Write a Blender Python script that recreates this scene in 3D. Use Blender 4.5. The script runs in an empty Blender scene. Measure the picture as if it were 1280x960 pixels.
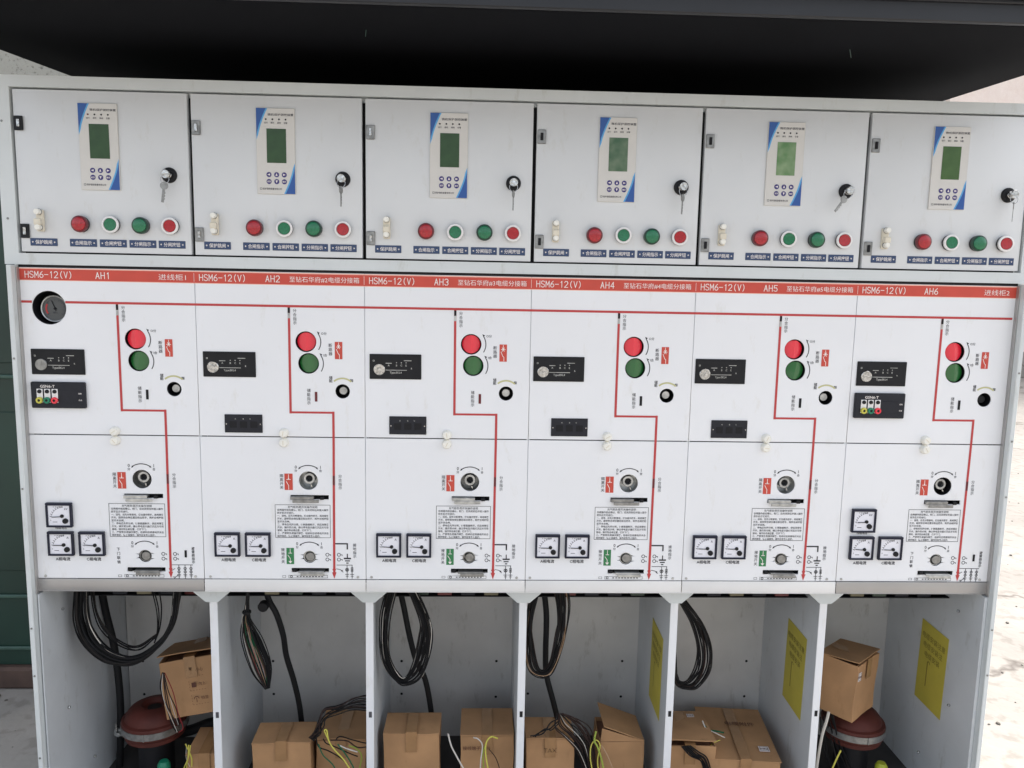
import bpy, bmesh, math, random
from mathutils import Vector, Matrix
random.seed(7)
S = bpy.context.scene
COL = S.collection
PI = math.pi

# ------------------------------------------------------------------ camera
CAM = Vector((1.13345, -2.02463, 1.58284))
RX = Vector((0.9991069, -0.0376924, 0.0190982))      # camera right
RD = Vector((0.0138755, -0.1342522, -0.9908501))     # camera down
RF = Vector((0.0399115, 0.9902301, -0.1336092))      # camera forward
FPX = 995.1                                          # focal length for a 1280 px wide picture
cd = bpy.data.cameras.new('camera'); cam = bpy.data.objects.new('camera', cd); COL.objects.link(cam)
m = Matrix((RX, -RD, -RF)).transposed().to_4x4(); m.translation = CAM
cam.matrix_world = m
cd.sensor_width = 36; cd.lens = FPX/1280*36; cd.clip_end = 500; cd.clip_start = .05
S.camera = cam
def at(u, v, Y):
    """world point at depth Y that the photograph shows at (u, v)"""
    d = RX*((u-640)/FPX) + RD*((v-480)/FPX) + RF
    t = (Y-CAM.y)/d.y
    return CAM + d*t

# ------------------------------------------------------------------ light
SUN_EL, SUN_AZ = math.radians(52), math.radians(60)   # azimuth from +Y towards +X
w = bpy.data.worlds.new('World'); S.world = w; w.use_nodes = True
nt = w.node_tree; nt.nodes.clear()
sky = nt.nodes.new('ShaderNodeTexSky'); sky.sky_type = 'NISHITA'; sky.sun_disc = False
sky.sun_elevation = SUN_EL; sky.sun_rotation = SUN_AZ
sky.air_density = 1.0; sky.dust_density = 4.0; sky.ozone_density = 1.0
hs = nt.nodes.new('ShaderNodeHueSaturation'); hs.inputs['Saturation'].default_value = .42
bg = nt.nodes.new('ShaderNodeBackground'); bg.inputs['Strength'].default_value = .15
wo = nt.nodes.new('ShaderNodeOutputWorld')
nt.links.new(sky.outputs[0], hs.inputs['Color']); nt.links.new(hs.outputs[0], bg.inputs[0]); nt.links.new(bg.outputs[0], wo.inputs[0])
sl = bpy.data.lights.new('sun', 'SUN'); sl.energy = 1.5; sl.angle = math.radians(14); sl.color = (1, .965, .92)
so = bpy.data.objects.new('sun', sl); COL.objects.link(so)
sd = Vector((math.sin(SUN_AZ)*math.cos(SUN_EL), math.cos(SUN_AZ)*math.cos(SUN_EL), math.sin(SUN_EL)))
so.rotation_euler = sd.to_track_quat('Z', 'Y').to_euler(); so.location = (4, 4, 8)
S.view_settings.view_transform = 'Standard'; S.view_settings.look = 'None'
S.view_settings.exposure = 1.36; S.view_settings.gamma = 1
S.view_settings.use_curve_mapping = False
S.render.engine = 'CYCLES'
S.cycles.max_bounces = 8; S.cycles.diffuse_bounces = 5; S.cycles.glossy_bounces = 4
S.cycles.use_denoising = True

# ------------------------------------------------------------------ materials
MATS = {}
def mat(name, col, rough=.5, metal=0., spec=.5, noise=0., nscale=20., bump=0., bscale=300., coat=0., trans=0., rvar=0.):
    if name in MATS: return MATS[name]
    mt = bpy.data.materials.new(name); mt.use_nodes = True; t = mt.node_tree; b = t.nodes['Principled BSDF']
    b.inputs['Roughness'].default_value = rough; b.inputs['Metallic'].default_value = metal
    b.inputs['Specular IOR Level'].default_value = spec; b.inputs['Coat Weight'].default_value = coat
    if trans: b.inputs['Transmission Weight'].default_value = trans
    c = (*col, 1)
    if noise or bump or rvar:
        tc = t.nodes.new('ShaderNodeNewGeometry')
    if noise or rvar:
        n = t.nodes.new('ShaderNodeTexNoise'); n.inputs['Scale'].default_value = nscale; n.inputs['Detail'].default_value = 6
        t.links.new(tc.outputs['Position'], n.inputs['Vector'])
    if noise:
        r = t.nodes.new('ShaderNodeValToRGB')
        r.color_ramp.elements[0].position = .3; r.color_ramp.elements[1].position = .7
        r.color_ramp.elements[0].color = (*[x*(1-noise) for x in col], 1)
        r.color_ramp.elements[1].color = (*[min(1, x*(1+noise*.6)) for x in col], 1)
        t.links.new(n.outputs['Fac'], r.inputs[0]); t.links.new(r.outputs[0], b.inputs['Base Color'])
    else: b.inputs['Base Color'].default_value = c
    if rvar:
        mr = t.nodes.new('ShaderNodeMapRange'); mr.inputs['To Min'].default_value = rough-rvar; mr.inputs['To Max'].default_value = rough+rvar
        t.links.new(n.outputs['Fac'], mr.inputs['Value']); t.links.new(mr.outputs[0], b.inputs['Roughness'])
    if bump:
        n2 = t.nodes.new('ShaderNodeTexNoise'); n2.inputs['Scale'].default_value = bscale; n2.inputs['Detail'].default_value = 3
        t.links.new(tc.outputs['Position'], n2.inputs['Vector'])
        bp = t.nodes.new('ShaderNodeBump'); bp.inputs['Strength'].default_value = bump; bp.inputs['Distance'].default_value = .002
        t.links.new(n2.outputs['Fac'], bp.inputs['Height']); t.links.new(bp.outputs[0], b.inputs['Normal'])
    MATS[name] = mt; return mt

WHITE = mat('white_powder_coat', (.82, .825, .835), .38, noise=.025, nscale=3, bump=.06, bscale=900, rvar=.05)
DOORW = mat('light_grey_powder_coat', (.69, .705, .71), .42, noise=.03, nscale=4, bump=.08, bscale=900, rvar=.05)
FRAME = mat('frame_powder_coat', (.64, .67, .665), .4, noise=.04, nscale=9, bump=.05, bscale=700)
INNER = mat('inside_sheet_metal', (.60, .625, .64), .42, noise=.10, nscale=5, bump=.05, bscale=200, spec=.6)
BACKP = mat('galvanised_back_sheet', (.62, .61, .585), .42, metal=.15, noise=.16, nscale=4, bump=.05, bscale=120)
STEEL = mat('brushed_channel_steel', (.42, .41, .40), .34, metal=.55, noise=.08, nscale=6)
WSTEEL = mat('film_covered_channel', (.78, .77, .75), .35, noise=.05, nscale=6)
BLACK = mat('black_plastic', (.0085, .009, .011), .5, spec=.3, noise=.2, nscale=60)
BLACKM = mat('matt_black_moulding', (.008, .008, .010), .6, spec=.3)
GREYB = mat('dark_grey_plastic', (.017, .018, .024), .55, spec=.3, noise=.1, nscale=80)
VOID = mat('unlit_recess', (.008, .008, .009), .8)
REDP = mat('red_print', (.58, .065, .040), .45, noise=.06, nscale=30)
REDL = mat('red_mimic_line', (.50, .045, .045), .5)
BLKP = mat('black_print', (.018, .018, .022), .6)
GRYP = mat('grey_print', (.07, .07, .08), .6)
WHTP = mat('white_print', (.86, .80, .76), .5)
PINKP = mat('pale_pink_print', (.90, .52, .42), .5)
YELP = mat('olive_print', (.55, .53, .28), .6)
GRNP = mat('green_print', (.03, .20, .07), .5)
CHROME = mat('chrome', (.55, .545, .53), .24, metal=1., noise=.45, nscale=160, bump=.5, bscale=120)
ZINC = mat('zinc_plated_steel', (.50, .51, .50), .36, metal=.8, noise=.35, nscale=60)
DZINC = mat('dull_steel', (.30, .30, .29), .42, metal=.8, noise=.3, nscale=80)
REDCAP = mat('bright_red_button_plastic', (.82, .025, .05), .25, coat=.5)
GRNCAP = mat('green_button_plastic', (.016, .13, .028), .25, coat=.5)
REDLENS = mat('dark_red_lens', (.42, .012, .02), .25, coat=.3, noise=.25, nscale=300)
REDRIM = mat('dark_red_rim', (.13, .01, .015), .35)
GRNLENS = mat('deep_green_lens', (.008, .17, .07), .25, coat=.3, noise=.25, nscale=300)
GRNRIM = mat('dark_green_rim', (.004, .04, .02), .35)
WBEZ = mat('white_plastic_ring', (.82, .80, .78), .35)
BEIGE = mat('cream_ceramic', (.74, .68, .55), .35, noise=.06, nscale=80)
CREAM = mat('cream_plastic', (.86, .84, .76), .35)
PLATE = mat('navy_engraved_plate', (.030, .058, .135), .35, noise=.12, nscale=100)
RELAYF = mat('relay_face_film', (.66, .64, .60), .4, noise=.02, nscale=40)
BLUE = mat('deep_blue_print', (.02, .09, .33), .35)
LBLUE = mat('light_blue_print', (.10, .38, .70), .35)
PURP = mat('violet_key_print', (.035, .025, .17), .4)
DIAL = mat('meter_dial_paper', (.80, .80, .85), .25, coat=.4)
MBEZ = mat('meter_bezel_plastic', (.010, .012, .028), .4, spec=.3)
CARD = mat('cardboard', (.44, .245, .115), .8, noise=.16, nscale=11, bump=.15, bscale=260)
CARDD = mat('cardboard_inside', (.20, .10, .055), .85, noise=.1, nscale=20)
CARDP = mat('brown_ink', (.10, .035, .02), .7)
PAPER = mat('white_paper_label', (.78, .72, .70), .6, noise=.05, nscale=60)
YPAPER = mat('yellow_paper', (.52, .44, .06), .65, noise=.06, nscale=20)
MAROON = mat('maroon_epoxy', (.085, .020, .014), .62, spec=.3, noise=.3, nscale=14, bump=.1, bscale=80)
RUBBER = mat('black_cable_sheath', (.009, .009, .010), .6, spec=.3, bump=.2, bscale=300)
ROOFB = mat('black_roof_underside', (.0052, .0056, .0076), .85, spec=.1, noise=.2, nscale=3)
ROOFF = mat('dark_grey_roof_edge', (.012, .013, .016), .45, noise=.2, nscale=5)
GREENW = mat('dark_green_steel', (.011, .040, .028), .42, noise=.3, nscale=2.5)
GREENH = mat('worn_green_edge', (.05, .105, .08), .5, noise=.2, nscale=20)
SHADOWB = mat('shadow_brown', (.085, .052, .04), .8, noise=.4, nscale=9, bump=.4, bscale=60)  # colour of the painted shadow under the green wall
WIREC = {k: mat('wire_'+k, c, .6, spec=.25) for k, c in dict(black=(.007, .007, .008), dark=(.02, .017, .016), brown=(.03, .016, .013),
        red=(.22, .022, .025), pink=(.42, .16, .14), green=(.012, .11, .05), yellow=(.60, .55, .10), lime=(.30, .38, .06), white=(.60, .56, .50), tan=(.42, .27, .16)).items()}
BRICKC = {k: mat('insulator_'+k, c, .4) for k, c in dict(green=(.03, .05, .035), yellow=(.16, .14, .08), red=(.12, .02, .02))  .items()}
YCAP = mat('lime_cable_cap', (.38, .42, .03), .45)
GCAP = mat('green_cable_cap', (.01, .20, .11), .4)

def age(mt, amt=.05, wav=.25):
    t = mt.node_tree; b = t.nodes['Principled BSDF']; L = t.links.new
    g = t.nodes.new('ShaderNodeNewGeometry')
    mp_ = t.nodes.new('ShaderNodeMapping'); mp_.inputs['Scale'].default_value = (1, 1, .35); L(g.outputs['Position'], mp_.inputs['Vector'])
    n = t.nodes.new('ShaderNodeTexNoise'); n.inputs['Scale'].default_value = 26; n.inputs['Detail'].default_value = 8; n.inputs['Roughness'].default_value = .7
    L(mp_.outputs[0], n.inputs['Vector'])
    r = t.nodes.new('ShaderNodeValToRGB'); e = r.color_ramp.elements
    e[0].position = .30; k = 1-amt*2.6; e[0].color = (k, k*.985, k*.95, 1); e[1].position = .42; e[1].color = (1, 1, 1, 1)
    L(n.outputs['Fac'], r.inputs[0])
    old = b.inputs['Base Color'].links[0].from_socket
    m_ = t.nodes.new('ShaderNodeMix'); m_.data_type = 'RGBA'; m_.blend_type = 'MULTIPLY'; m_.inputs[0].default_value = 1
    L(old, m_.inputs[6]); L(r.outputs[0], m_.inputs[7]); L(m_.outputs[2], b.inputs['Base Color'])
    # long shallow waves of thin sheet metal
    w_ = t.nodes.new('ShaderNodeTexNoise'); w_.inputs['Scale'].default_value = 5; w_.inputs['Detail'].default_value = 1; L(g.outputs['Position'], w_.inputs['Vector'])
    bp = t.nodes.new('ShaderNodeBump'); bp.inputs['Strength'].default_value = wav; bp.inputs['Distance'].default_value = .02
    L(w_.outputs['Fac'], bp.inputs['Height'])
    if b.inputs['Normal'].links: L(b.inputs['Normal'].links[0].from_socket, bp.inputs['Normal'])
    L(bp.outputs[0], b.inputs['Normal'])
for m_, a_ in ((WHITE, .025), (DOORW, .03), (FRAME, .05), (INNER, .07), (BACKP, .09), (CARD, .05)): age(m_, a_)
def screen_mat(name, c0, c1, ang, fac=1.):
    if name in MATS: return MATS[name]
    mt = bpy.data.materials.new(name); mt.use_nodes = True; t = mt.node_tree; b = t.nodes['Principled BSDF']
    g = t.nodes.new('ShaderNodeTexCoord'); n = t.nodes.new('ShaderNodeTexNoise'); n.inputs['Scale'].default_value = 30
    t.links.new(g.outputs['Object'], n.inputs['Vector'])
    r = t.nodes.new('ShaderNodeValToRGB'); r.color_ramp.elements[0].position = .35; r.color_ramp.elements[1].position = .7
    r.color_ramp.elements[0].color = (*c0, 1); r.color_ramp.elements[1].color = (*c1, 1)
    t.links.new(n.outputs['Fac'], r.inputs[0]); t.links.new(r.outputs[0], b.inputs['Base Color'])
    b.inputs['Roughness'].default_value = .2; b.inputs['Specular IOR Level'].default_value = .35
    MATS[name] = mt; return mt
SCREENS = [screen_mat('lcd_a', (.026, .066, .022), (.034, .084, .028), 0)]*3 + [
    screen_mat('lcd_b', (.05, .12, .06), (.16, .22, .14), 0), screen_mat('lcd_c', (.10, .22, .08), (.26, .36, .20), 0), screen_mat('lcd_d', (.05, .11, .03), (.07, .14, .04), 0)]  # fourth and fifth screens: reflections painted in as paler mottling

# concrete ground
def concrete():
    mt = bpy.data.materials.new('worn_concrete'); mt.use_nodes = True; t = mt.node_tree; b = t.nodes['Principled BSDF']; L = t.links.new
    g = t.nodes.new('ShaderNodeNewGeometry')
    n = t.nodes.new('ShaderNodeTexNoise'); n.inputs['Scale'].default_value = 1.1; n.inputs['Detail'].default_value = 9; n.inputs['Roughness'].default_value = .65
    L(g.outputs['Position'], n.inputs['Vector'])
    r = t.nodes.new('ShaderNodeValToRGB'); e = r.color_ramp.elements
    e[0].position = .30; e[0].color = (.29, .265, .235, 1); e[1].position = .66; e[1].color = (.37, .345, .31, 1)
    L(n.outputs['Fac'], r.inputs[0])
    n2 = t.nodes.new('ShaderNodeTexNoise'); n2.inputs['Scale'].default_value = 16; n2.inputs['Detail'].default_value = 6
    L(g.outputs['Position'], n2.inputs['Vector'])
    r2 = t.nodes.new('ShaderNodeValToRGB'); e = r2.color_ramp.elements
    e[0].position = .36; e[0].color = (.55, .52, .48, 1); e[1].position = .46; e[1].color = (1, 1, 1, 1)
    L(n2.outputs['Fac'], r2.inputs[0])
    mx = t.nodes.new('ShaderNodeMix'); mx.data_type = 'RGBA'; mx.blend_type = 'MULTIPLY'; mx.inputs[0].default_value = .4
    L(r.outputs[0], mx.inputs[6]); L(r2.outputs[0], mx.inputs[7])
    # cracks
    v = t.nodes.new('ShaderNodeTexVoronoi'); v.feature = 'DISTANCE_TO_EDGE'; v.inputs['Scale'].default_value = .55
    nd = t.nodes.new('ShaderNodeTexNoise'); nd.inputs['Scale'].default_value = 2.2; nd.inputs['Detail'].default_value = 5
    L(g.outputs['Position'], nd.inputs['Vector'])
    ad = t.nodes.new('ShaderNodeMix'); ad.data_type = 'RGBA'; ad.inputs[0].default_value = .45
    L(g.outputs['Position'], ad.inputs[6]); L(nd.outputs['Color'], ad.inputs[7]); L(ad.outputs[2], v.inputs['Vector'])
    rc = t.nodes.new('ShaderNodeValToRGB'); e = rc.color_ramp.elements
    e[0].position = .002; e[0].color = (.35, .32, .3, 1); e[1].position = .006; e[1].color = (1, 1, 1, 1)
    L(v.outputs['Distance'], rc.inputs[0])
    m2 = t.nodes.new('ShaderNodeMix'); m2.data_type = 'RGBA'; m2.blend_type = 'MULTIPLY'; m2.inputs[0].default_value = .8
    L(mx.outputs[2], m2.inputs[6]); L(rc.outputs[0], m2.inputs[7]); L(m2.outputs[2], b.inputs['Base Color'])
    b.inputs['Roughness'].default_value = .9
    bp = t.nodes.new('ShaderNodeBump'); bp.inputs['Strength'].default_value = .5; bp.inputs['Distance'].default_value = .01
    L(n2.outputs['Fac'], bp.inputs['Height']); L(bp.outputs[0], b.inputs['Normal'])
    return mt
CONC = concrete()
def stucco(name, c0, c1, sc, p0=.36, p1=.5):
    mt = bpy.data.materials.new(name); mt.use_nodes = True; t = mt.node_tree; b = t.nodes['Principled BSDF']; L = t.links.new
    g = t.nodes.new('ShaderNodeNewGeometry')
    n = t.nodes.new('ShaderNodeTexNoise'); n.inputs['Scale'].default_value = sc; n.inputs['Detail'].default_value = 8; n.inputs['Roughness'].default_value = .75
    L(g.outputs['Position'], n.inputs['Vector'])
    r = t.nodes.new('ShaderNodeValToRGB'); e = r.color_ramp.elements
    e[0].position = p0; e[0].color = (*c0, 1); e[1].position = p1; e[1].color = (*c1, 1)
    L(n.outputs['Fac'], r.inputs[0]); L(r.outputs[0], b.inputs['Base Color']); b.inputs['Roughness'].default_value = .9
    bp = t.nodes.new('ShaderNodeBump'); bp.inputs['Strength'].default_value = .8; bp.inputs['Distance'].default_value = .02
    L(n.outputs['Fac'], bp.inputs['Height']); L(bp.outputs[0], b.inputs['Normal'])
    return mt
STUCCO = stucco('rough_cast_plaster', (.15, .15, .13), (.38, .375, .335), 26, .36, .45)
PINKW = stucco('pale_pink_render', (.80, .66, .58), (.90, .80, .73), 2, .3, .7)

# ------------------------------------------------------------------ mesh helpers
def box(bm, x0, x1, y0, y1, z0, z1, bev=0., seg=1):
    r = bmesh.ops.create_cube(bm, size=1, matrix=Matrix.Translation(((x0+x1)/2, (y0+y1)/2, (z0+z1)/2)) @ Matrix.Diagonal((abs(x1-x0), abs(y1-y0), abs(z1-z0), 1)))
    if bev:
        es = list({e for v in r['verts'] for e in v.link_edges})
        bmesh.ops.bevel(bm, geom=es, offset=bev, segments=seg, affect='EDGES', profile=.5)
def lathe(bm, prof, cx=0, cz=0, seg=28, cap0=False, cap1=True):
    """revolve (r, y) pairs about the axis along Y through (cx, cz)"""
    rings = []
    for r, y in prof:
        if r < 1e-6: rings.append([bm.verts.new((cx, y, cz))]); continue
        rings.append([bm.verts.new((cx+r*math.cos(2*PI*k/seg), y, cz+r*math.sin(2*PI*k/seg))) for k in range(seg)])
    for a, b in zip(rings[:-1], rings[1:]):
        if len(a) == 1 and len(b) == 1: continue
        for k in range(seg):
            k2 = (k+1) % seg
            if len(a) == 1: bm.faces.new((a[0], b[k2], b[k]))
            elif len(b) == 1: bm.faces.new((a[k], a[k2], b[0]))
            else: bm.faces.new((a[k], a[k2], b[k2], b[k]))
    if cap0 and len(rings[0]) > 2: bm.faces.new(rings[0])
    if cap1 and len(rings[-1]) > 2: bm.faces.new(rings[-1])
def tube(bm, pts, r, seg=6, caps=True):
    n = len(pts); up = Vector((0, 1, 0)); rings = []
    for i, p in enumerate(pts):
        t = (pts[min(i+1, n-1)]-pts[max(i-1, 0)])
        if t.length < 1e-9: t = Vector((0, 0, 1))
        t.normalize()
        a = t.cross(up)
        if a.length < .1: a = t.cross(Vector((1, 0, 0)))
        a.normalize(); b = t.cross(a)
        rr = r[i] if isinstance(r, (list, tuple)) else r
        rings.append([bm.verts.new(p+a*(rr*math.cos(2*PI*k/seg))+b*(rr*math.sin(2*PI*k/seg))) for k in range(seg)])
    for a, b in zip(rings[:-1], rings[1:]):
        for k in range(seg): bm.faces.new((a[k], a[(k+1) % seg], b[(k+1) % seg], b[k]))
    if caps: bm.faces.new(rings[0]); bm.faces.new(rings[-1])
def smooth_path(P, n=8):
    P = [Vector(p) for p in P]; out = []
    Q = [P[0]*2-P[1]] + P + [P[-1]*2-P[-2]]
    for i in range(1, len(Q)-2):
        a, b, c, d = Q[i-1:i+3]
        for k in range(n):
            t = k/n
            out.append(.5*((2*b)+(c-a)*t+(2*a-5*b+4*c-d)*t*t+(3*b-a-3*c+d)*t**3))
    out.append(P[-1]); return out
def finish(bm, name, material, smooth=True, ang=.6):
    bmesh.ops.recalc_face_normals(bm, faces=bm.faces[:])
    me = bpy.data.meshes.new(name); bm.to_mesh(me); bm.free()
    me.materials.append(material)
    if smooth:
        me.polygons.foreach_set('use_smooth', [True]*len(me.polygons)); me.set_sharp_from_angle(angle=ang)
    return me
CACHE = {}
def part(name, parent, build, material, loc=(0, 0, 0), rot=None, key=None, label=None, smooth=True):
    """one mesh object; parts alike share their mesh through key"""
    k = (key, material.name) if key else None
    if k and k in CACHE: me = CACHE[k]
    else:
        bm = bmesh.new(); build(bm); me = finish(bm, name, material, smooth)
        if k: CACHE[k] = me
    o = bpy.data.objects.new(name, me); COL.objects.link(o)
    if parent: o.parent = parent
    o.location = loc
    if rot: o.rotation_euler = rot
    if label: o['label'] = label
    return o
def thing(name, label, cat, loc=(0, 0, 0), rot=(0, 0, 0), group=None):
    o = bpy.data.objects.new(name, None); COL.objects.link(o); o.location = loc; o.rotation_euler = rot
    o.empty_display_size = .05
    o['label'] = label; o['category'] = cat
    if group: o['group'] = group
    return o
def struct(name, build, material, loc=(0, 0, 0)):
    o = part(name, None, build, material, loc); o['kind'] = 'structure'; return o

def plate_with_holes(x0, x1, z0, z1, holes, thick, bev=.0006):
    """flat sheet in the XZ plane, front face at y=0, real openings; holes: ('c',x,z,r) or ('p',[(x,z)..])"""
    c = bpy.data.curves.new('tmp', 'CURVE'); c.dimensions = '2D'; c.fill_mode = 'BOTH'; c.resolution_u = 1
    c.extrude = thick/2-bev; c.bevel_depth = bev; c.bevel_resolution = 0; c.offset = -bev
    def spl(pts):
        s = c.splines.new('POLY'); s.points.add(len(pts)-1); s.use_cyclic_u = True
        for p, q in zip(s.points, pts): p.co = (q[0], q[1], 0, 1)
    spl([(x0, z0), (x1, z0), (x1, z1), (x0, z1)])
    for h in holes:
        if h[0] == 'c': spl([(h[1]+h[3]*math.cos(2*PI*k/36), h[2]+h[3]*math.sin(2*PI*k/36)) for k in range(36)][::-1])
        else: spl(h[1][::-1])
    o = bpy.data.objects.new('tmp', c); COL.objects.link(o); bpy.context.view_layer.update()
    me = bpy.data.meshes.new_from_object(o.evaluated_get(bpy.context.evaluated_depsgraph_get()))
    bpy.data.objects.remove(o); bpy.data.curves.remove(c)
    for v in me.vertices: v.co = (v.co.x, -v.co.z+thick/2, v.co.y)
    me.materials.clear()
    return me
def sheet(name, parent, args, material, loc=(0, 0, 0), label=None):
    me = plate_with_holes(*args); me.name = name; me.materials.append(material)
    o = bpy.data.objects.new(name, me); COL.objects.link(o); o.parent = parent; o.location = loc
    if label: o['label'] = label
    return o

# ------------------------------------------------------------------ flat print (lettering, lines, symbols)
TXT = {}
def text_geo(s, bold=0.):
    k = (s, bold)
    if k in TXT: return TXT[k]
    c = bpy.data.curves.new('t', 'FONT'); c.body = s; c.size = 1; c.resolution_u = 2; c.offset = bold
    o = bpy.data.objects.new('t', c); COL.objects.link(o); bpy.context.view_layer.update()
    me = bpy.data.meshes.new_from_object(o.evaluated_get(bpy.context.evaluated_depsgraph_get()))
    V = [(v.co.x, v.co.y) for v in me.vertices]; F = [tuple(p.vertices) for p in me.polygons]
    bpy.data.objects.remove(o); bpy.data.curves.remove(c); bpy.data.meshes.remove(me)
    TXT[k] = (V, F); return V, F
GL = {'H': [[(0, 0), (0, 1)], [(1, 0), (1, 1)], [(0, .52), (1, .52)]], 'S': [[(1, .85), (.75, 1), (.25, 1), (0, .82), (.05, .62), (.95, .38), (1, .18), (.75, 0), (.25, 0), (0, .15)]],
      'M': [[(0, 0), (0, 1), (.5, .35), (1, 1), (1, 0)]], '6': [[(.80, 1), (.40, .80), (.12, .55), (0, .30)], [(.5+.5*math.cos(PI*k/6), .28+.28*math.sin(PI*k/6)) for k in range(13)]],
      '-': [[(0, .5), (1, .5)]], '1': [[(.3, .8), (.6, 1), (.6, 0)]], '2': [[(0, .8), (.25, 1), (.75, 1), (1, .8), (.95, .6), (0, 0), (1, 0)]],
      '(': [[(.8, 1.08), (.5, .8), (.42, .5), (.5, .2), (.8, -.08)]], ')': [[(.2, 1.08), (.5, .8), (.58, .5), (.5, .2), (.2, -.08)]],
      'V': [[(0, 1), (.5, 0), (1, 1)]], 'A': [[(0, 0), (.5, 1), (1, 0)], [(.2, .36), (.8, .36)]],
      '3': [[(0, .85), (.3, 1), (.75, 1), (1, .8), (.9, .6), (.5, .52), (.9, .45), (1, .2), (.75, 0), (.25, 0), (0, .15)]],
      '4': [[(.75, 0), (.75, 1), (0, .3), (1, .3)]], '5': [[(.95, 1), (.1, 1), (.05, .55), (.7, .6), (1, .35), (.9, .08), (.5, 0), (0, .1)]]}
class Print:
    """collects flat print lying dy in front of a surface (y = 0)"""
    def __init__(s, dy=.0005): s.V = []; s.F = []; s.dy = -dy
    def poly(s, pts):
        n = len(s.V); s.V += [(x, s.dy, z) for x, z in pts]; s.F.append(tuple(range(n, n+len(pts))))
    def rect(s, x0, x1, z0, z1): s.poly([(x0, z0), (x1, z0), (x1, z1), (x0, z1)])
    def line(s, pts, w):
        w = max(w, .00145)
        for (a, b), (c, d) in zip(pts[:-1], pts[1:]):
            L = math.hypot(c-a, d-b) or 1; nx, nz = -(d-b)/L*w/2, (c-a)/L*w/2; ex, ez = (c-a)/L*w/2, (d-b)/L*w/2
            s.n = (getattr(s, 'n', 0)+1) % 8; n0 = len(s.V)
            s.poly([(a-ex-nx, b-ez-nz), (c+ex-nx, d+ez-nz), (c+ex+nx, d+ez+nz), (a-ex+nx, b-ez+nz)])
            s.V[n0:] = [(p_[0], p_[1]-s.n*1.2e-5, p_[2]) for p_ in s.V[n0:]]
    def frame(s, x0, x1, z0, z1, w): 
        s.rect(x0, x1, z1-w, z1); s.rect(x0, x1, z0, z0+w); s.rect(x0, x0+w, z0+w, z1-w); s.rect(x1-w, x1, z0+w, z1-w)
    def arc(s, cx, cz, r, a0, a1, w, n=14):
        if r < .01: w = max(w, .0016)
        P = [math.radians(a0+(a1-a0)*k/n) for k in range(n+1)]
        for a, b in zip(P[:-1], P[1:]):
            s.poly([(cx+(r-w/2)*math.cos(a), cz+(r-w/2)*math.sin(a)), (cx+(r-w/2)*math.cos(b), cz+(r-w/2)*math.sin(b)),
                    (cx+(r+w/2)*math.cos(b), cz+(r+w/2)*math.sin(b)), (cx+(r+w/2)*math.cos(a), cz+(r+w/2)*math.sin(a))])
    def tri(s, x, z, ang, size):
        a = math.radians(ang); s.poly([(x+size*math.cos(a+k), z+size*math.sin(a+k)) for k in (0, 2.4, -2.4)])
    def disc(s, cx, cz, r, n=12): s.poly([(cx+r*math.cos(2*PI*k/n), cz+r*math.sin(2*PI*k/n)) for k in range(n)])
    def text(s, t, x, z, h, align='c', width=None, bold=None):
        """h = character height; x, z = centre (or left end for 'l')"""
        if bold is None: bold = .012 if h < .0085 else .004
        V, F = text_geo(t, bold)
        if not V: return
        xs = [v[0] for v in V]; zs = [v[1] for v in V]; w = max(xs)-min(xs)
        k = h/(.92 if any(ord(ch) > 255 for ch in t) else .73); kx = width/w if width else k
        zc = (min(zs)+max(zs))/2; x0 = x-(w*kx/2 if align == 'c' else 0)
        n = len(s.V); s.V += [(x0+(vx-min(xs))*kx, s.dy, z+(vz-zc)*k) for vx, vz in V]
        s.F += [tuple(n+i for i in f) for f in F]
    def vtext(s, t, x, z, h, pitch=None):
        """vertical text, z = centre of the first character"""
        for k, ch in enumerate(t): s.text(ch, x, z-k*(pitch or h*1.25), h*1.12)
    def stroke(s, t, x, z, w, h, gap, lw):
        for ch in t:
            for pl in GL.get(ch, []): s.line([(x+a*w, z+b*h) for a, b in pl], lw)
            x += w+gap
    def build(s, name, parent, material, key=None, loc=(0, 0, 0)):
        k = (key, material.name) if key else None
        if k and k in CACHE: me = CACHE[k]
        else:
            me = bpy.data.meshes.new(name); me.from_pydata(s.V, [], s.F); me.materials.append(material)
            if k: CACHE[k] = me
        o = bpy.data.objects.new(name, me); COL.objects.link(o); o.parent = parent; o.location = loc
        if 'lettering' in name: o['kind'] = 'stuff'
        return o

# ------------------------------------------------------------------ the setting
def g_(bm):
    v = [bm.verts.new(p) for p in ((-90, -90, 0), (90, -90, 0), (90, 90, 0), (-90, 90, 0))]; bm.faces.new(v)
struct('ground', g_, CONC)

# rough-cast wall far left behind, pale building far right
t = thing('plastered_wall', 'rough-cast grey plaster wall behind the cabinets, seen at the top left corner', 'wall', (-4.6, 5.2, 0))
part('wall', t, lambda bm: box(bm, -3.4, 4.6, 0, .25, 0, 4.2, .02), STUCCO)
part('coping', t, lambda bm: box(bm, -3.45, 4.65, -.05, .3, 4.2, 4.3, .015), CONC)
t = thing('building', 'pale pink rendered building seen at the top right, above the switchgear', 'building', (5.5, 11.5, 0))
H = ('p', [(2.2, 2.3), (3.4, 2.3), (3.4, 4.1), (2.2, 4.1)])
me = plate_with_holes(-2.5, 14, .45, 7.5, [('p', [(x, z) for x, z in ((a, b), (a+1.1, b), (a+1.1, b+1.6), (a, b+1.6))]) for a in (-.9, 2.3, 5.5, 8.7) for b in (1.2, 3.6)], .3, .004)
me.materials.append(PINKW); o = bpy.data.objects.new('wall', me); COL.objects.link(o); o.parent = t
part('plinth', t, lambda bm: box(bm, -2.5, 14, -.06, .3, 0, .45, .01), CONC)
GLASS = mat('window_glass', (.25, .27, .27), .12, spec=.6)
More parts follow.
